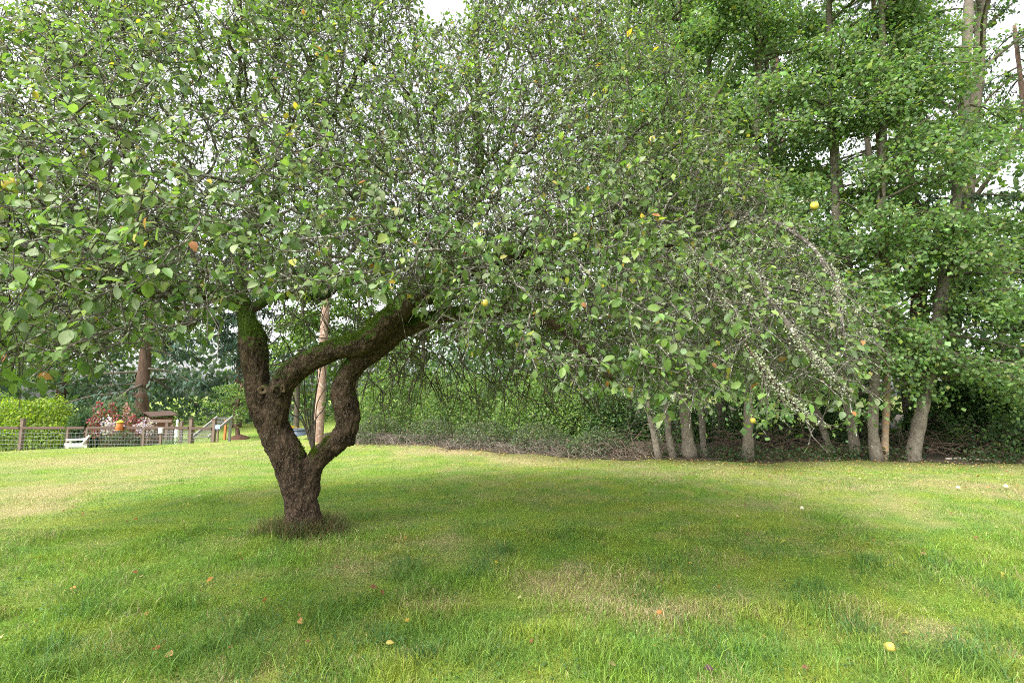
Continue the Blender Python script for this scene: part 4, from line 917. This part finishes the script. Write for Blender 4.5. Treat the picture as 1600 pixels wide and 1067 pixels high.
bare_t = np.concatenate([np.zeros(len(tg) + len(ap), bool), np.ones(len(extra), bool)])
tg = np.concatenate([tg, ap, extra])
print('targets', len(tg))
# ---- grow a branch to every target from the cheapest place on the tree
CAP = 160000
PA = np.zeros((CAP, 3)); PL = np.zeros(CAP); PAR = np.full(CAP, -1, np.int32); BARE = np.zeros(CAP, bool)
PA[:nfix] = pos; PL[:nfix] = plen; PAR[:nfix] = par; cnt = nfix
allow = np.ones(CAP, bool)
allow[:nfix] = np.array([not (f in ('trunk',) or (f in ('stem2', 'stem3') and r > 0.105)) for f, r in zip(fixed, rad)])
dl = np.array([np.min(np.linalg.norm(PA[:nfix][allow[:nfix]] - p, axis=1)) for p in tg])
is_ap = np.zeros(len(tg), bool); is_ap[len(tg) - len(extra) - len(ap):len(tg) - len(extra)] = True
order = np.argsort(dl); tips = []
ap_node = {}
for i_ in order:
    p = tg[i_]; d2 = np.linalg.norm(PA[:cnt] - p, axis=1)
    cost = d2 + 0.22 * PL[:cnt] + np.where(allow[:cnt], 0, 50) + np.where(d2 < .06, 9, 0)
    j = int(np.argmin(cost)); a = PA[j]; L = d2[j]
    if L > 3.5: continue
    pd = unit(a - PA[PAR[j]]) if PAR[j] >= 0 else np.array([0, 0, 1.0])
    ns_ = max(2, int(L / 0.085)); tt = np.linspace(0, 1, ns_ + 1)[1:]
    ctrl = a + (p - a) * 0.45 + pd * L * 0.22 + np.array([0, 0, 0.16 * L]) + rng.normal(0, 0.09 * L, 3)
    Q = ((1 - tt) ** 2)[:, None] * a + (2 * tt * (1 - tt))[:, None] * ctrl + (tt ** 2)[:, None] * p
    Q[:-1] += rng.normal(0, 0.014, (ns_ - 1, 3))
    PA[cnt:cnt + ns_] = Q; PAR[cnt] = j; PAR[cnt + 1:cnt + ns_] = np.arange(cnt, cnt + ns_ - 1)
    PL[cnt:cnt + ns_] = PL[j] + np.cumsum(np.full(ns_, L / ns_)); BARE[cnt:cnt + ns_] = bare_t[i_]
    cnt += ns_; tips.append(cnt - 1)
    if is_ap[i_]: ap_node[i_ - (len(tg) - len(extra) - len(ap))] = cnt - 1
PA = PA[:cnt]; PAR = PAR[:cnt]; BARE = BARE[:cnt]; print('nodes', cnt)
# ---- pipe-model radii
acc = np.zeros(cnt); RR = np.zeros(cnt); kids = [[] for _ in range(cnt)]
for i_ in range(cnt):
    if PAR[i_] >= 0: kids[PAR[i_]].append(i_)
for i_ in range(cnt - 1, -1, -1):
    RR[i_] = max(0.0032, (acc[i_]) ** (1 / 2.35) if acc[i_] > 0 else 0.0032)
    if i_ < nfix: RR[i_] = rad[i_]
    if PAR[i_] >= 0: acc[PAR[i_]] += min(RR[i_], 0.03) ** 2.35
RR[nfix:] = np.minimum(RR[nfix:] * 0.9, 0.024); RR[BARE] = np.maximum(RR[BARE], .0075)
# ---- trunk: the three big stems fused into one skin
big = MB()
for nm in ('trunk', 'stem2', 'stem3', 'left'):
    L = resample(limb(LIMBS[nm]), 0.05)
    if nm == 'left': L = L[:int(len(L) * .75)]
    if nm == 'stem2': L = L[:int(len(L) * .80)]
    if nm == 'stem3': L = L[:int(len(L) * .86)]
    big.add(*tube_np(L[:, :3], L[:, 3] * (1 + .07 * (vnoise(L[:, :3], 5.0) - .5)), 16))
for a in np.linspace(0, 2 * math.pi, 8)[:-1]:             # root flare
    a += random.uniform(-.25, .25); r0 = .13; e = TREE + np.array([math.cos(a) * .30, math.sin(a) * .28, -.05])
    big.tube(resample(np.array([TREE + [math.cos(a) * r0 * .6, math.sin(a) * r0 * .6, .30], TREE + [math.cos(a) * r0 * 1.15, math.sin(a) * r0 * 1.15, .10], e]), .05), .06 if random.random() < .5 else .05, 10)
for (a, b_, dd, r) in ((413, 607, .16, .05), (437, 609, .20, .055), (460, 590, .14, .06), (395, 545, .12, .05), (552, 655, .1, .07), (425, 650, .12, .08), (480, 760, .1, .08), (545, 690, .1, .06)):
    c = P(a, b_, D0 - dd * .6); big.tube([c + [0, .12, 0], c + [0, .05, 0], c + [0, .0, 0], c + [0, -.02, 0]], [r * .9, r, r * .9, r * .4], 10)   # burls
me = big.mesh('trunk'); tmp = bpy.data.objects.new('tmp', me); COL.objects.link(tmp)
rm = tmp.modifiers.new('r', 'REMESH'); rm.mode = 'VOXEL'; rm.voxel_size = 0.0125
sm = tmp.modifiers.new('s', 'SMOOTH'); sm.iterations = 4; sm.factor = .5
dg = bpy.context.evaluated_depsgraph_get(); dg.update()
me2 = bpy.data.meshes.new_from_object(tmp.evaluated_get(dg)); bpy.data.objects.remove(tmp)
nv = len(me2.vertices); co = np.zeros(nv * 3, np.float32); no = np.zeros(nv * 3, np.float32)
me2.vertices.foreach_get('co', co); me2.vertices.foreach_get('normal', no); co = co.reshape(-1, 3).astype(float); no = no.reshape(-1, 3).astype(float)
st_ = co * [1, 1, .45]
h = .026 * (vnoise(co, 4.5) - .5) + .014 * (vnoise(st_, 15) - .5) + .018 * (np.abs(vnoise(st_ + 5, 34) - .5) * 2 - .5) + .012 * (vnoise(st_ + 9, 60) - .5)
co2 = co + no * h[:, None]; me2.vertices.foreach_set('co', co2.astype(np.float32).ravel())
me2.polygons.foreach_set('use_smooth', np.ones(len(me2.polygons), bool)); me2.update()
me2.materials.clear(); me2.materials.append(M_APPLE_BARK)
trunk_o = add('trunk', me2, None, apple); print('trunk verts', nv)
# ---- knots and hollows on the stems
M_HOLLOW = plain_mat('rotten_hollow', (.035, .025, .018), (.015, .012, .01), 20, 1.0)
M_CALLUS = plain_mat('callus_wood', (.22, .155, .10), (.11, .075, .05), 30, .85, .5)
from mathutils.bvhtree import BVHTree
bv = BVHTree.FromPolygons([tuple(v) for v in co2], [tuple(p.vertices) for p in me2.polygons])
def knot(px, py, r, rin, sx=1.0, lab=None, callus=True, tilt=0.0):
    d = Vector(P(px, py, 1.0)) - Vector((0, 0, CAMH)); hit, nrm, _, _ = bv.ray_cast(Vector((0, 0, CAMH)), d.normalized())
    if hit is None: return
    nrm = (nrm + Vector((0, -1, 0)) * 1.2).normalized(); u = nrm.cross(Vector((math.sin(tilt), 0, math.cos(tilt)))).normalized(); w = u.cross(nrm)
    u, w, nn, c = np.array(u), np.array(w), np.array(nrm), np.array(hit)
    a = np.linspace(0, 2 * math.pi, 27); ring = c + (np.cos(a) * r * sx * (1 + .1 * np.sin(a * 3 + 1)))[:, None] * u + (np.sin(a) * r * (1 + .08 * np.cos(a * 2)))[:, None] * w + nn * .006
    V, F = tube_np(ring, r * .22 * (1 + .25 * np.sin(a * 5)), 8, False); o = add('knot_rim', mesh_np('knot_rim', V, F), M_CALLUS if callus else M_APPLE_BARK, apple)
    # bowl: nested rings sinking inwards
    a = np.linspace(0, 2 * math.pi, 21)[:-1]; V = []; prof = [(1.0, .012), (rin, .008), (rin * .8, -.004 if callus else -.01), (.02, -.006 if callus else -.012)]
    for f, h_ in prof: V.append(c + (np.cos(a) * r * sx * f)[:, None] * u + (np.sin(a) * r * f)[:, None] * w + nn * (h_ + .012))
    V = np.concatenate(V); i = np.arange(3)[:, None] * 20; k = np.arange(20)[None]; k2 = (k + 1) % 20
    F = np.stack([i + k, i + 20 + k, i + 20 + k2, i + k2], -1).reshape(-1, 4)
    me = mesh_np('knot_hollow', V, [F]); me.materials.append(M_CALLUS if callus else M_HOLLOW); me.materials.append(M_HOLLOW)
    mi = np.zeros(60, np.int32); mi[20:] = 1; me.polygons.foreach_set('material_index', mi); ko = add('knot_hollow', me, None, apple)
knot(411, 609, .042, .36)
knot(434, 611, .060, .95, .7, callus=False, tilt=.3)
knot(442, 607, .040, .4, .45, callus=True, tilt=-.2)
knot(547, 634, .034, .9, .55, callus=False, tilt=-.2); knot(543, 684, .022, .8, 1.6, callus=False, tilt=.9)
# ---- branches with their own mesh: every chain thicker than a thumb; the rest is twig-work
done = np.zeros(cnt, bool); main_child = np.full(cnt, -1)
for i_ in range(cnt):
    ks = kids[i_]
    if ks:
        same = [k for k in ks if i_ < nfix and k < nfix and fixed[k] == fixed[i_]]
        main_child[i_] = same[0] if same else max(ks, key=lambda k: RR[k])
starts = [i_ for i_ in range(cnt) if PAR[i_] < 0 or main_child[PAR[i_]] != i_]
tw = MB(); btw = MB(); nbig = 0
for s0 in starts:
    ch = [s0]
    while main_child[ch[-1]] >= 0: ch.append(main_child[ch[-1]])
    if PAR[s0] >= 0: ch = [PAR[s0]] + ch
    if s0 < nfix and fixed[s0] == 'trunk': continue
    if s0 < nfix and fixed[s0] in ('stem2', 'stem3', 'left'):
        ch = ch[int(sum(1 for k in ch if k < nfix and fixed[k] == fixed[s0]) * (.66 if fixed[s0] == 'left' else .74)):]
    pts = PA[ch]; r = RR[ch].copy()
    if PAR[s0] >= 0 and ch[0] == PAR[s0]: r[0] = r[1] if len(r) > 1 else r[0]
    r = np.minimum.accumulate(np.maximum(r, .0024)) if s0 >= nfix else r
    if len(pts) < 2: continue
    mx = r.max()
    if s0 < nfix or mx > .0125:
        sd_ = 10 if mx > .02 else 7
        V, F = tube_np(pts, r, sd_); V = V + (vnoise(V, 22) - .5)[:, None] * .35 * np.repeat(r, sd_)[:, None] * unit(V - np.repeat(pts, sd_, 0))
        drop = s0 < nfix and fixed[s0].startswith('drop')
        add('branch', mesh_np('branch', V, F), M_APPLE_TWIG if (drop or mx < .03) else M_APPLE_BARK, apple); nbig += 1
    else:
        V, F = tube_np(pts, r, 3, False); (btw if BARE[s0] else tw).add(V, F)
print('branches', nbig)
# ---- leafy spurs and twigs
inter = np.nonzero((RR < .0105) & (np.arange(cnt) >= nfix))[0]
dpx, dpy, dpf = project(PA); keepn = (dpx[inter] > -200) & (dpx[inter] < 1560) & (dpy[inter] > -200)
inter = inter[keepn]; prob = np.where(RR[inter] < .0055, .70, .40); prob = np.where(BARE[inter], .65, prob)
fixd = np.array([i_ for i_ in range(nfix) if fixed[i_].startswith('drop') or fixed[i_] == 'front'])
src = np.concatenate([inter[rng.random(len(inter)) < prob], np.array(tips)[(dpx[tips] > -200) & (dpx[tips] < 1560)], np.repeat(fixd, 2)])
m_ = len(src); bd = unit(PA[src] - PA[np.maximum(PAR[src], 0)])
ctr = np.array([-1.0, 5.0, 2.6]); outw = unit(PA[src] - ctr)
td = unit(bd * .55 + outw * .35 + rng.normal(0, .62, (m_, 3)) + np.where(BARE[src], -.45, .05)[:, None] * [0, 0, 1.0])
tl = rng.uniform(.05, .24, m_) * np.where(BARE[src], 2.2, 1.0)
TQ = arc_paths(PA[src], td, tl, 3, rng.uniform(-.1, .5, m_), .25)
far_ = project(PA[src])[2] > 3.8
mbx = tw; mbx.add(*batch_tubes(TQ[far_ & ~BARE[src]][:, ::2], np.array([[.0040, .0024]]) * np.ones(((far_ & ~BARE[src]).sum(), 1)), 3)[:2])
for mbx, sel in ((tw, ~BARE[src] & ~far_), (btw, BARE[src])):
    mbx.add(*batch_tubes(TQ[sel], np.array([[.0038, .0030, .0020]]) * np.where(BARE[src][sel], 1.9, 1.0)[:, None], 3)[:2])
add('bare_twigs', btw.mesh('bare_twigs'), M_DARKBRANCH, apple, kind='stuff')
add('twigs', tw.mesh('twigs'), M_APPLE_TWIG, apple, kind='stuff')
nl = np.where(BARE[src], rng.integers(0, 4, m_), rng.integers(3, 9, m_) * (rng.random(m_) < .85)); nl = np.where((src < nfix), rng.integers(0, 4, m_), nl)
px_, py_, _ = project(PA[src])
# interior of the crown is thinner: leaves need light
dq = edge_dist(PA[src][:, 0], PA[src][:, 1]); qz = np.clip(dq / 2.8, 0, 1); zt_ = 1.85 + 5.2 * qz ** .98
deep = smooth01((zt_ - PA[src][:, 2] - 1.2) / 1.4) * smooth01((dq - .8) / .8)
nl = np.where(rng.random(m_) < deep * .6, nl // 3, nl)
nl = np.where((px_ > 1030) & (py_ > 360) & (rng.random(m_) < .45), nl // 3, nl)
li = np.repeat(np.arange(m_), nl); kk = len(li); ls = np.where(rng.random(kk) < .72, rng.uniform(.86, 1.0, kk), rng.uniform(.15, .85, kk))
lp, ld = sample_path(TQ[li], ls)
rd_ = rng.normal(0, 1, (kk, 3)); ax = unit(ld * .5 + rd_ * .55 + [0, 0, -.30]); pet = rng.uniform(.008, .025, kk)
lp = lp + unit(ax + rd_ * .3) * pet[:, None]
nr = unit(np.array([0, -.25, .8]) + outw[src * 0 + np.arange(m_)][li] * .45 + rng.normal(0, .45, (kk, 3)))
sz = np.clip(.042 * np.exp(rng.normal(0, .30, kk)), .016, .074)
APAL = [[.088, .148, .036], [.120, .180, .048], [.060, .106, .031], [.165, .200, .108], [.22, .21, .035], [.42, .30, .04], [.24, .11, .04]]
tn = tints(kk, APAL, (4.5, 4, 3, 1.9, .22, .06, .06), .22)
okl = below_ok(lp, -8) | (src[li] < nfix) | BARE[src][li]
lp, ax, nr, sz, tn = lp[okl], ax[okl], nr[okl], sz[okl], tn[okl]; kk = len(lp); print('leaves', kk)
wd_ = rng.uniform(.9, 1.25, kk)
px_, py_, f_ = project(lp); app = np.where((px_ > 10) & (px_ < 1590) & (py_ > 10), sz / f_, 0) * np.abs(np.sum(nr * unit(lp - [0, 0, CAMH]), 1)) ** .5
top = np.argsort(-app)[:300]; rest = np.ones(kk, bool); rest[top] = False
cb = MB()
for sel, tt_, ff_ in ((rest & (f_ < 3.4), LEAF8, LEAF8_F), (rest & (f_ >= 3.4), LEAF4, LEAF4_F)):
    V, F, T = leaves_mesh(lp[sel], ax[sel], nr[sel], sz[sel], tn[sel], tt_, ff_, .2, wd_[sel]); cb.add(V, F, T)
add('crown', cb.mesh('crown'), M_APPLE_LEAF, apple, kind='stuff')
variants = []
for q in range(12):
    rows = [(0, .0), (.1, .12), (.28, .25), (.5, .30), (.7, .26), (.88, .14), (1.0, .0)]
    V = []; cu = .08 + .035 * q % .3; fo = .05 + .02 * (q % 5)
    for k, (yy, ww) in enumerate(rows):
        for sx in (-1, -.5, 0, .5, 1):
            V.append([sx * ww * (1.05 if q % 2 else .9), yy, abs(sx) * fo * (ww / .3) - cu * yy * yy + .012 * math.sin(yy * 17 + q + sx * 2) * abs(sx)])
    i = np.arange(6)[:, None] * 5 + np.arange(4)[None]; i = i.ravel()
    col = np.array(APAL[[0, 1, 1, 0, 2, 3, 1, 0, 3, 1, 2, 0][q]]) * math.exp(random.gauss(0, .15))
    me = mesh_np('leaf', np.array(V), [np.stack([i, i + 1, i + 6, i + 5], 1)], np.repeat(col[None], len(V), 0)); me.materials.append(M_APPLE_LEAF); variants.append(me)
xf, af, nf = leaf_frames(ax[top], nr[top])
for q in range(len(top)):
    o = add('leaf', variants[q % 12], None, apple)
    M4 = np.eye(4); M4[:3, 0] = xf[q] * sz[top[q]]; M4[:3, 1] = af[q] * sz[top[q]]; M4[:3, 2] = nf[q] * sz[top[q]]; M4[:3, 3] = lp[top[q]]
    o.matrix_basis = Matrix(M4.tolist())
# ---- lichen: pale crusts and tufts on the hanging branches and the twig-work
lw = np.where((RR < .02) & (dpx > -50) & (dpx < 1500) & (dpy > -50), .55, 0) * (vnoise(PA, 1.1) > .45)
lw[:nfix] = [1.0 * (f.startswith('drop') and f != 'dropC') * 6 + 4.0 * (f == 'dropC') + .6 * (f in ('mid', 'front', 'right', 'leftup')) for f in fixed]
pxn = dpx; lw = lw * (.15 + 1.7 * smooth01((vnoise(PA + 55, 9.0) - .35) / .3)) * (.45 + 2.2 * smooth01((pxn - 750) / 300) * (dpy > 150) + .5 * (dpy > 380))
n = 100000; s_ = rng.choice(cnt, n, p=lw / lw.sum()); pr = PAR[s_]; f_ = rng.random(n)[:, None]; lp2 = PA[s_] * f_ + PA[pr] * (1 - f_)
dd_ = rnd_dirs(n); hang = np.array([fixed[i_].startswith('drop') if i_ < nfix else False for i_ in range(cnt)])[s_]
lp2 = lp2 + dd_ * (RR[s_] * .8 + np.abs(rng.normal(0, .008, n)) * np.where(hang, 1.5, .7))[:, None]
V, F, T = leaves_mesh(lp2, unit(dd_ + rng.normal(0, .5, (n, 3))), rnd_dirs(n), rng.uniform(.006, .016, n) * np.where(hang, 1.0, 1), tints(n, [[.36, .39, .28], [.46, .47, .39], [.28, .32, .19], [.20, .18, .15]], (4, 2.5, 3.5, 2.5)), LEAF4, LEAF4_F, .2, 1.3)
add('lichen', mesh_np('lichen', V, F, T, False), M_LICHEN, apple, kind='stuff')
# ---- moss on the upper sides of the stems
cand = np.nonzero(no[:, 2] > -.25)[0]; cp = co2[cand]; mpx, mpy, _ = project(cp)
wgt = np.zeros(len(cand))
for a, b_, sx, sy, w in ((540, 530, 45, 22, 1.4), (600, 500, 35, 40, 1.6), (640, 465, 50, 35, 1.6), (395, 520, 22, 32, 1.2), (375, 470, 40, 22, .8), (486, 700, 14, 18, 3.5), (500, 690, 14, 12, 2.5), (310, 440, 60, 20, 1.0), (200, 440, 60, 25, .5), (720, 430, 50, 25, 1.0)):
    wgt += w * np.exp(-((mpx - a) / sx) ** 2 - ((mpy - b_) / sy) ** 2)
wgt *= np.clip(no[cand][:, 2] + .35, 0, 1) * (vnoise(cp, 9) > .3); n = 24000; s_ = rng.choice(len(cand), n, p=wgt / wgt.sum())
bp = co2[cand][s_] + rng.normal(0, .006, (n, 3)); nn = no[cand][s_]
V, F, T = leaves_mesh(bp - nn * .004, unit(nn + rng.normal(0, .5, (n, 3))), rnd_dirs(n), rng.uniform(.012, .028, n), tints(n, [[.075, .125, .012], [.11, .16, .016], [.05, .08, .012], [.14, .13, .03]], (4, 3, 3, 1)), LEAF4, LEAF4_F, .2, .5)
add('moss', mesh_np('moss', V, F, T, False), M_MOSS, apple, kind='stuff')
# ---- thin shoots growing from the fork
b0 = P(490, 705, D0); n = 9; tipp = [(450, 590), (462, 575), (476, 560), (497, 545), (505, 560), (520, 590), (440, 630), (485, 600), (512, 610)]
mb = MB()
for a, b_ in tipp:
    e = P(a, b_, D0 + random.uniform(-.1, .25)); mdl = P(484 + (a - 484) * .25, 660, D0 + .03); pts = resample(np.array([b0 - [0, 0, .03], mdl, (mdl + e) / 2 + rng.normal(0, .02, 3), e]), .06); mb.tube(pts, np.linspace(.011, .003, len(pts)), 5)
add('shoot', mb.mesh('shoot'), M_DARKBRANCH, apple)
# ---- apples on the tree
M_FRUIT = None
m, t, out = nodes_mat('apple_skin'); p = N(t, 'ShaderNodeTexCoord').outputs['Object']
c = mixc(t, ramp(t, noise_n(t, p, 18, 4), [(.35, 0.), (.7, 1.)]), (.36, .40, .06), (.62, .42, .07))
c = mixc(t, ramp(t, noise_n(t, p, 33, 3), [(.62, 0.), (.7, 1.)]), c, (.16, .075, .03))
pb = N(t, 'ShaderNodeBsdfPrincipled', Roughness=.4); t.links.new(c, pb.inputs['Base Color']); t.links.new(pb.outputs[0], out.inputs[0]); M_FRUIT = m
def apple_mesh(r, name='apple'):
    prof = [(.80, .02), (.86, .12), (.95, .35), (.92, .62), (.70, .86), (.25, 1.0), (-.25, .97), (-.65, .78), (-.88, .50), (-.93, .28), (-.84, .06), (-.82, .01)]
    V, F = tube_np([[0, 0, h_ * r] for h_, _ in prof], [w * r for _, w in prof], 16)
    a = np.arctan2(V[:, 1], V[:, 0]); V[:, :2] *= (1 + .035 * np.cos(5 * a) * (V[:, 2] < 0))[:, None] * np.array([1, .96]); return mesh_np(name, V, F)
for q, (a, b_, d_, r) in enumerate(APPLES):
    tip = PA[ap_node[q]] if q in ap_node else ap[q]
    o = add('apple', apple_mesh(r), M_FRUIT, apple); o.matrix_basis = Matrix.Translation(Vector(tip - [0, 0, r * 1.35]))
    s = MB(); s.tube([[0, 0, r * .75], [.004, 0, r * 1.1], [0, 0, r * 1.38]], .002, 5); so = add('stalk', s.mesh('stalk'), M_DARKBRANCH); so.parent = o

# ================================================================== ON THE LAWN
def on_lawn(px, py, up=.02):
    g = G(px, py); g[2] += up; return g
g = on_lawn(1391, 1023, .045); o = add('fallen_apple', apple_mesh(.026), plain_mat('yellow_apple', (.55, .43, .09), (.46, .35, .07), 9, .4, .02)); o.location = tuple(g); o.rotation_euler = (1.2, .4, .6); tag(o, 'yellow apple fallen on the grass at the lower right', 'apple')
s = MB(); s.tube([[0, 0, .025], [.004, 0, .034], [.006, 0, .042]], .0016, 5); so = add('stalk', s.mesh('stalk'), M_DARKBRANCH); so.parent = o
for lab, px, py, r, cc in (('pale windfall apple on the right lawn near the tan strip', 1253, 799, .022, (.74, .68, .48)), ('pale windfall apple far right on the dry grass', 1572, 764, .03, (.72, .66, .44)), ('pale windfall apple left of the far right one', 1497, 766, .026, (.72, .62, .42))):
    g = on_lawn(px, py, .045); o = add('fallen_apple', apple_mesh(r), plain_mat('windfall', cc, tuple(v * .8 for v in cc), 12, .5, .05)); o.location = tuple(g); o.rotation_euler = (random.random() * 2, random.random(), 0); tag(o, lab, 'apple', 'windfall apples on the lawn')
FL = [('pale yellow leaf near the bottom left of centre', 602, 1017, .05, (.55, .45, .14)), ('orange-brown fallen leaf, lower left lawn', 332, 910, .06, (.42, .22, .06)), ('tan curled fallen leaf near the bottom left', 268, 1037, .07, (.45, .27, .12)), ('rusty fallen leaf left of the tan curled leaf', 245, 1028, .07, (.34, .12, .05)),
      ('dry brown leaf in front of the apple trunk, left one', 578, 926, .06, (.20, .09, .06)), ('dry brown leaf in front of the apple trunk, right one', 594, 930, .06, (.26, .13, .07)), ('yellow fallen leaf right of the shaded grass', 774, 887, .05, (.72, .50, .06)),
      ('yellow-green leaf lying flat on the right lawn', 1229, 851, .075, (.42, .44, .10)), ('orange leaf below the dry tan patch', 1035, 966, .05, (.50, .20, .06)), ('dark brown leaf low on the right lawn', 1266, 1006, .05, (.16, .07, .05)), ('tan leaf near the bottom centre', 953, 1050, .055, (.42, .30, .16)),
      ('yellow leaf low in the middle left grass', 632, 980, .045, (.60, .40, .08)), ('red-brown leaf on the left lawn', 212, 904, .05, (.30, .10, .05)), ('dark curled leaf at the bottom right of centre', 1100, 1056, .05, (.08, .04, .05)), ('orange leaf on the left edge lawn', 118, 927, .05, (.48, .24, .06)),
      ('pale tan leaf on the right lawn beside the dry patch', 1448, 872, .05, (.40, .22, .12)), ('yellow leaf at the right edge lawn', 1569, 903, .055, (.60, .46, .10)), ('orange leaf right of the foot of the tree', 634, 845, .05, (.50, .28, .07)), ('brown leaf on the far right lawn behind the tan leaf', 1442, 868, .05, (.22, .10, .05)), ('orange fallen leaf left of the tan grass patch', 466, 978, .055, (.48, .27, .10))]
for lab, px, py, sz_, cc in FL:
    g = on_lawn(px, py, .045); V, F, T = leaves_mesh(np.zeros((1, 3)), rnd_dirs(1) * [1, 1, .2], np.array([[.15, -.35, .9]]) + rng.normal(0, .2, (1, 3)), np.array([sz_]), np.array([cc]), LEAF8, LEAF8_F, .3, 1.1)
    o = add('fallen_leaf', mesh_np('fallen_leaf', V, F, T), M_PETAL); o.location = tuple(g); tag(o, lab, 'leaf', 'fallen leaves on the lawn')
n = 2600; xx = rng.uniform(-6, 14, n); yy = wood_edge(xx) - np.abs(rng.normal(0, 1.5, n)) + .3; k = rng.random(n) < .75
xx2 = rng.uniform(-6, 8, 260); yy2 = rng.uniform(2.6, 9.5, 260); xx = np.concatenate([xx[k], xx2]); yy = np.concatenate([yy[k], yy2]); n = len(xx)
lp3 = np.stack([xx, yy, gz(xx, yy) + .03], 1); V, F, T = leaves_mesh(lp3, rnd_dirs(n) * [1, 1, .3], unit(rng.normal(0, .35, (n, 3)) + [0, -.2, 1]), rng.uniform(.025, .05, n), tints(n, [[.40, .30, .08], [.30, .14, .06], [.45, .38, .20], [.2, .1, .05]], (3, 3, 2, 3)), LEAF4, LEAF4_F, .2, 1.3)
tag(add('leaf_litter', mesh_np('leaf_litter', V, F, T, False), M_PETAL, kind='stuff'), 'scattered small fallen leaves along the wood edge and lawn', 'leaf litter')
# ivy and leaf litter at the feet of the alders
n = 9000; xx = rng.uniform(1.2, 13, n); yy = wood_edge(xx) + np.abs(rng.normal(0, .8, n)) - .1; zz = gz(xx, yy) + rng.random(n) ** 2 * .28 + .02
k = vnoise(np.stack([xx, yy, 0 * xx], -1), 1.5) > .42; xx, yy, zz = xx[k], yy[k], zz[k]; n = len(xx)
V, F, T = leaves_mesh(np.stack([xx, yy, zz], 1), rnd_dirs(n), unit(rng.normal(0, .5, (n, 3)) + [0, -.3, .8]), rng.uniform(.04, .08, n), tints(n, [[.04, .08, .03], [.055, .10, .03], [.07, .05, .03], [.1, .07, .04]], (4, 3, 2, 2)), LEAF4, LEAF4_F, .2, 1.3)
tag(add('ground_ivy', mesh_np('ground_ivy', V, F, T, False), M_LEAF, kind='stuff'), 'dark ivy and low weeds at the feet of the alders', 'ground cover')

# clover and broad-leaved weeds in patches of the lawn
n = 30000; xx = rng.uniform(-7, 9, n); yy = 1.8 + 7.0 * rng.random(n) ** 1.3; p3 = np.stack([xx, yy, 0 * xx], -1)
k = (vnoise(p3 + 13, 1.3) * .6 + vnoise(p3 + 5, 4.0) * .4 > .56) & (np.abs(xx) < 1.12 * yy + 1); xx, yy = xx[k], yy[k]; n = len(xx)
V, F, T = leaves_mesh(np.stack([xx, yy, gz(xx, yy) + rng.uniform(.012, .035, n)], 1), rnd_dirs(n) * [1, 1, .25], unit(rng.normal(0, .3, (n, 3)) + [0, -.1, 1]), rng.uniform(.012, .026, n), tints(n, [[.09, .17, .05], [.12, .20, .06], [.07, .14, .05]], (3, 3, 2)), LEAF4, LEAF4_F, .1, 1.6)
tag(add('clover', mesh_np('clover', V, F, T, False), M_LEAF, kind='stuff'), 'patches of clover and small weeds in the lawn', 'clover')
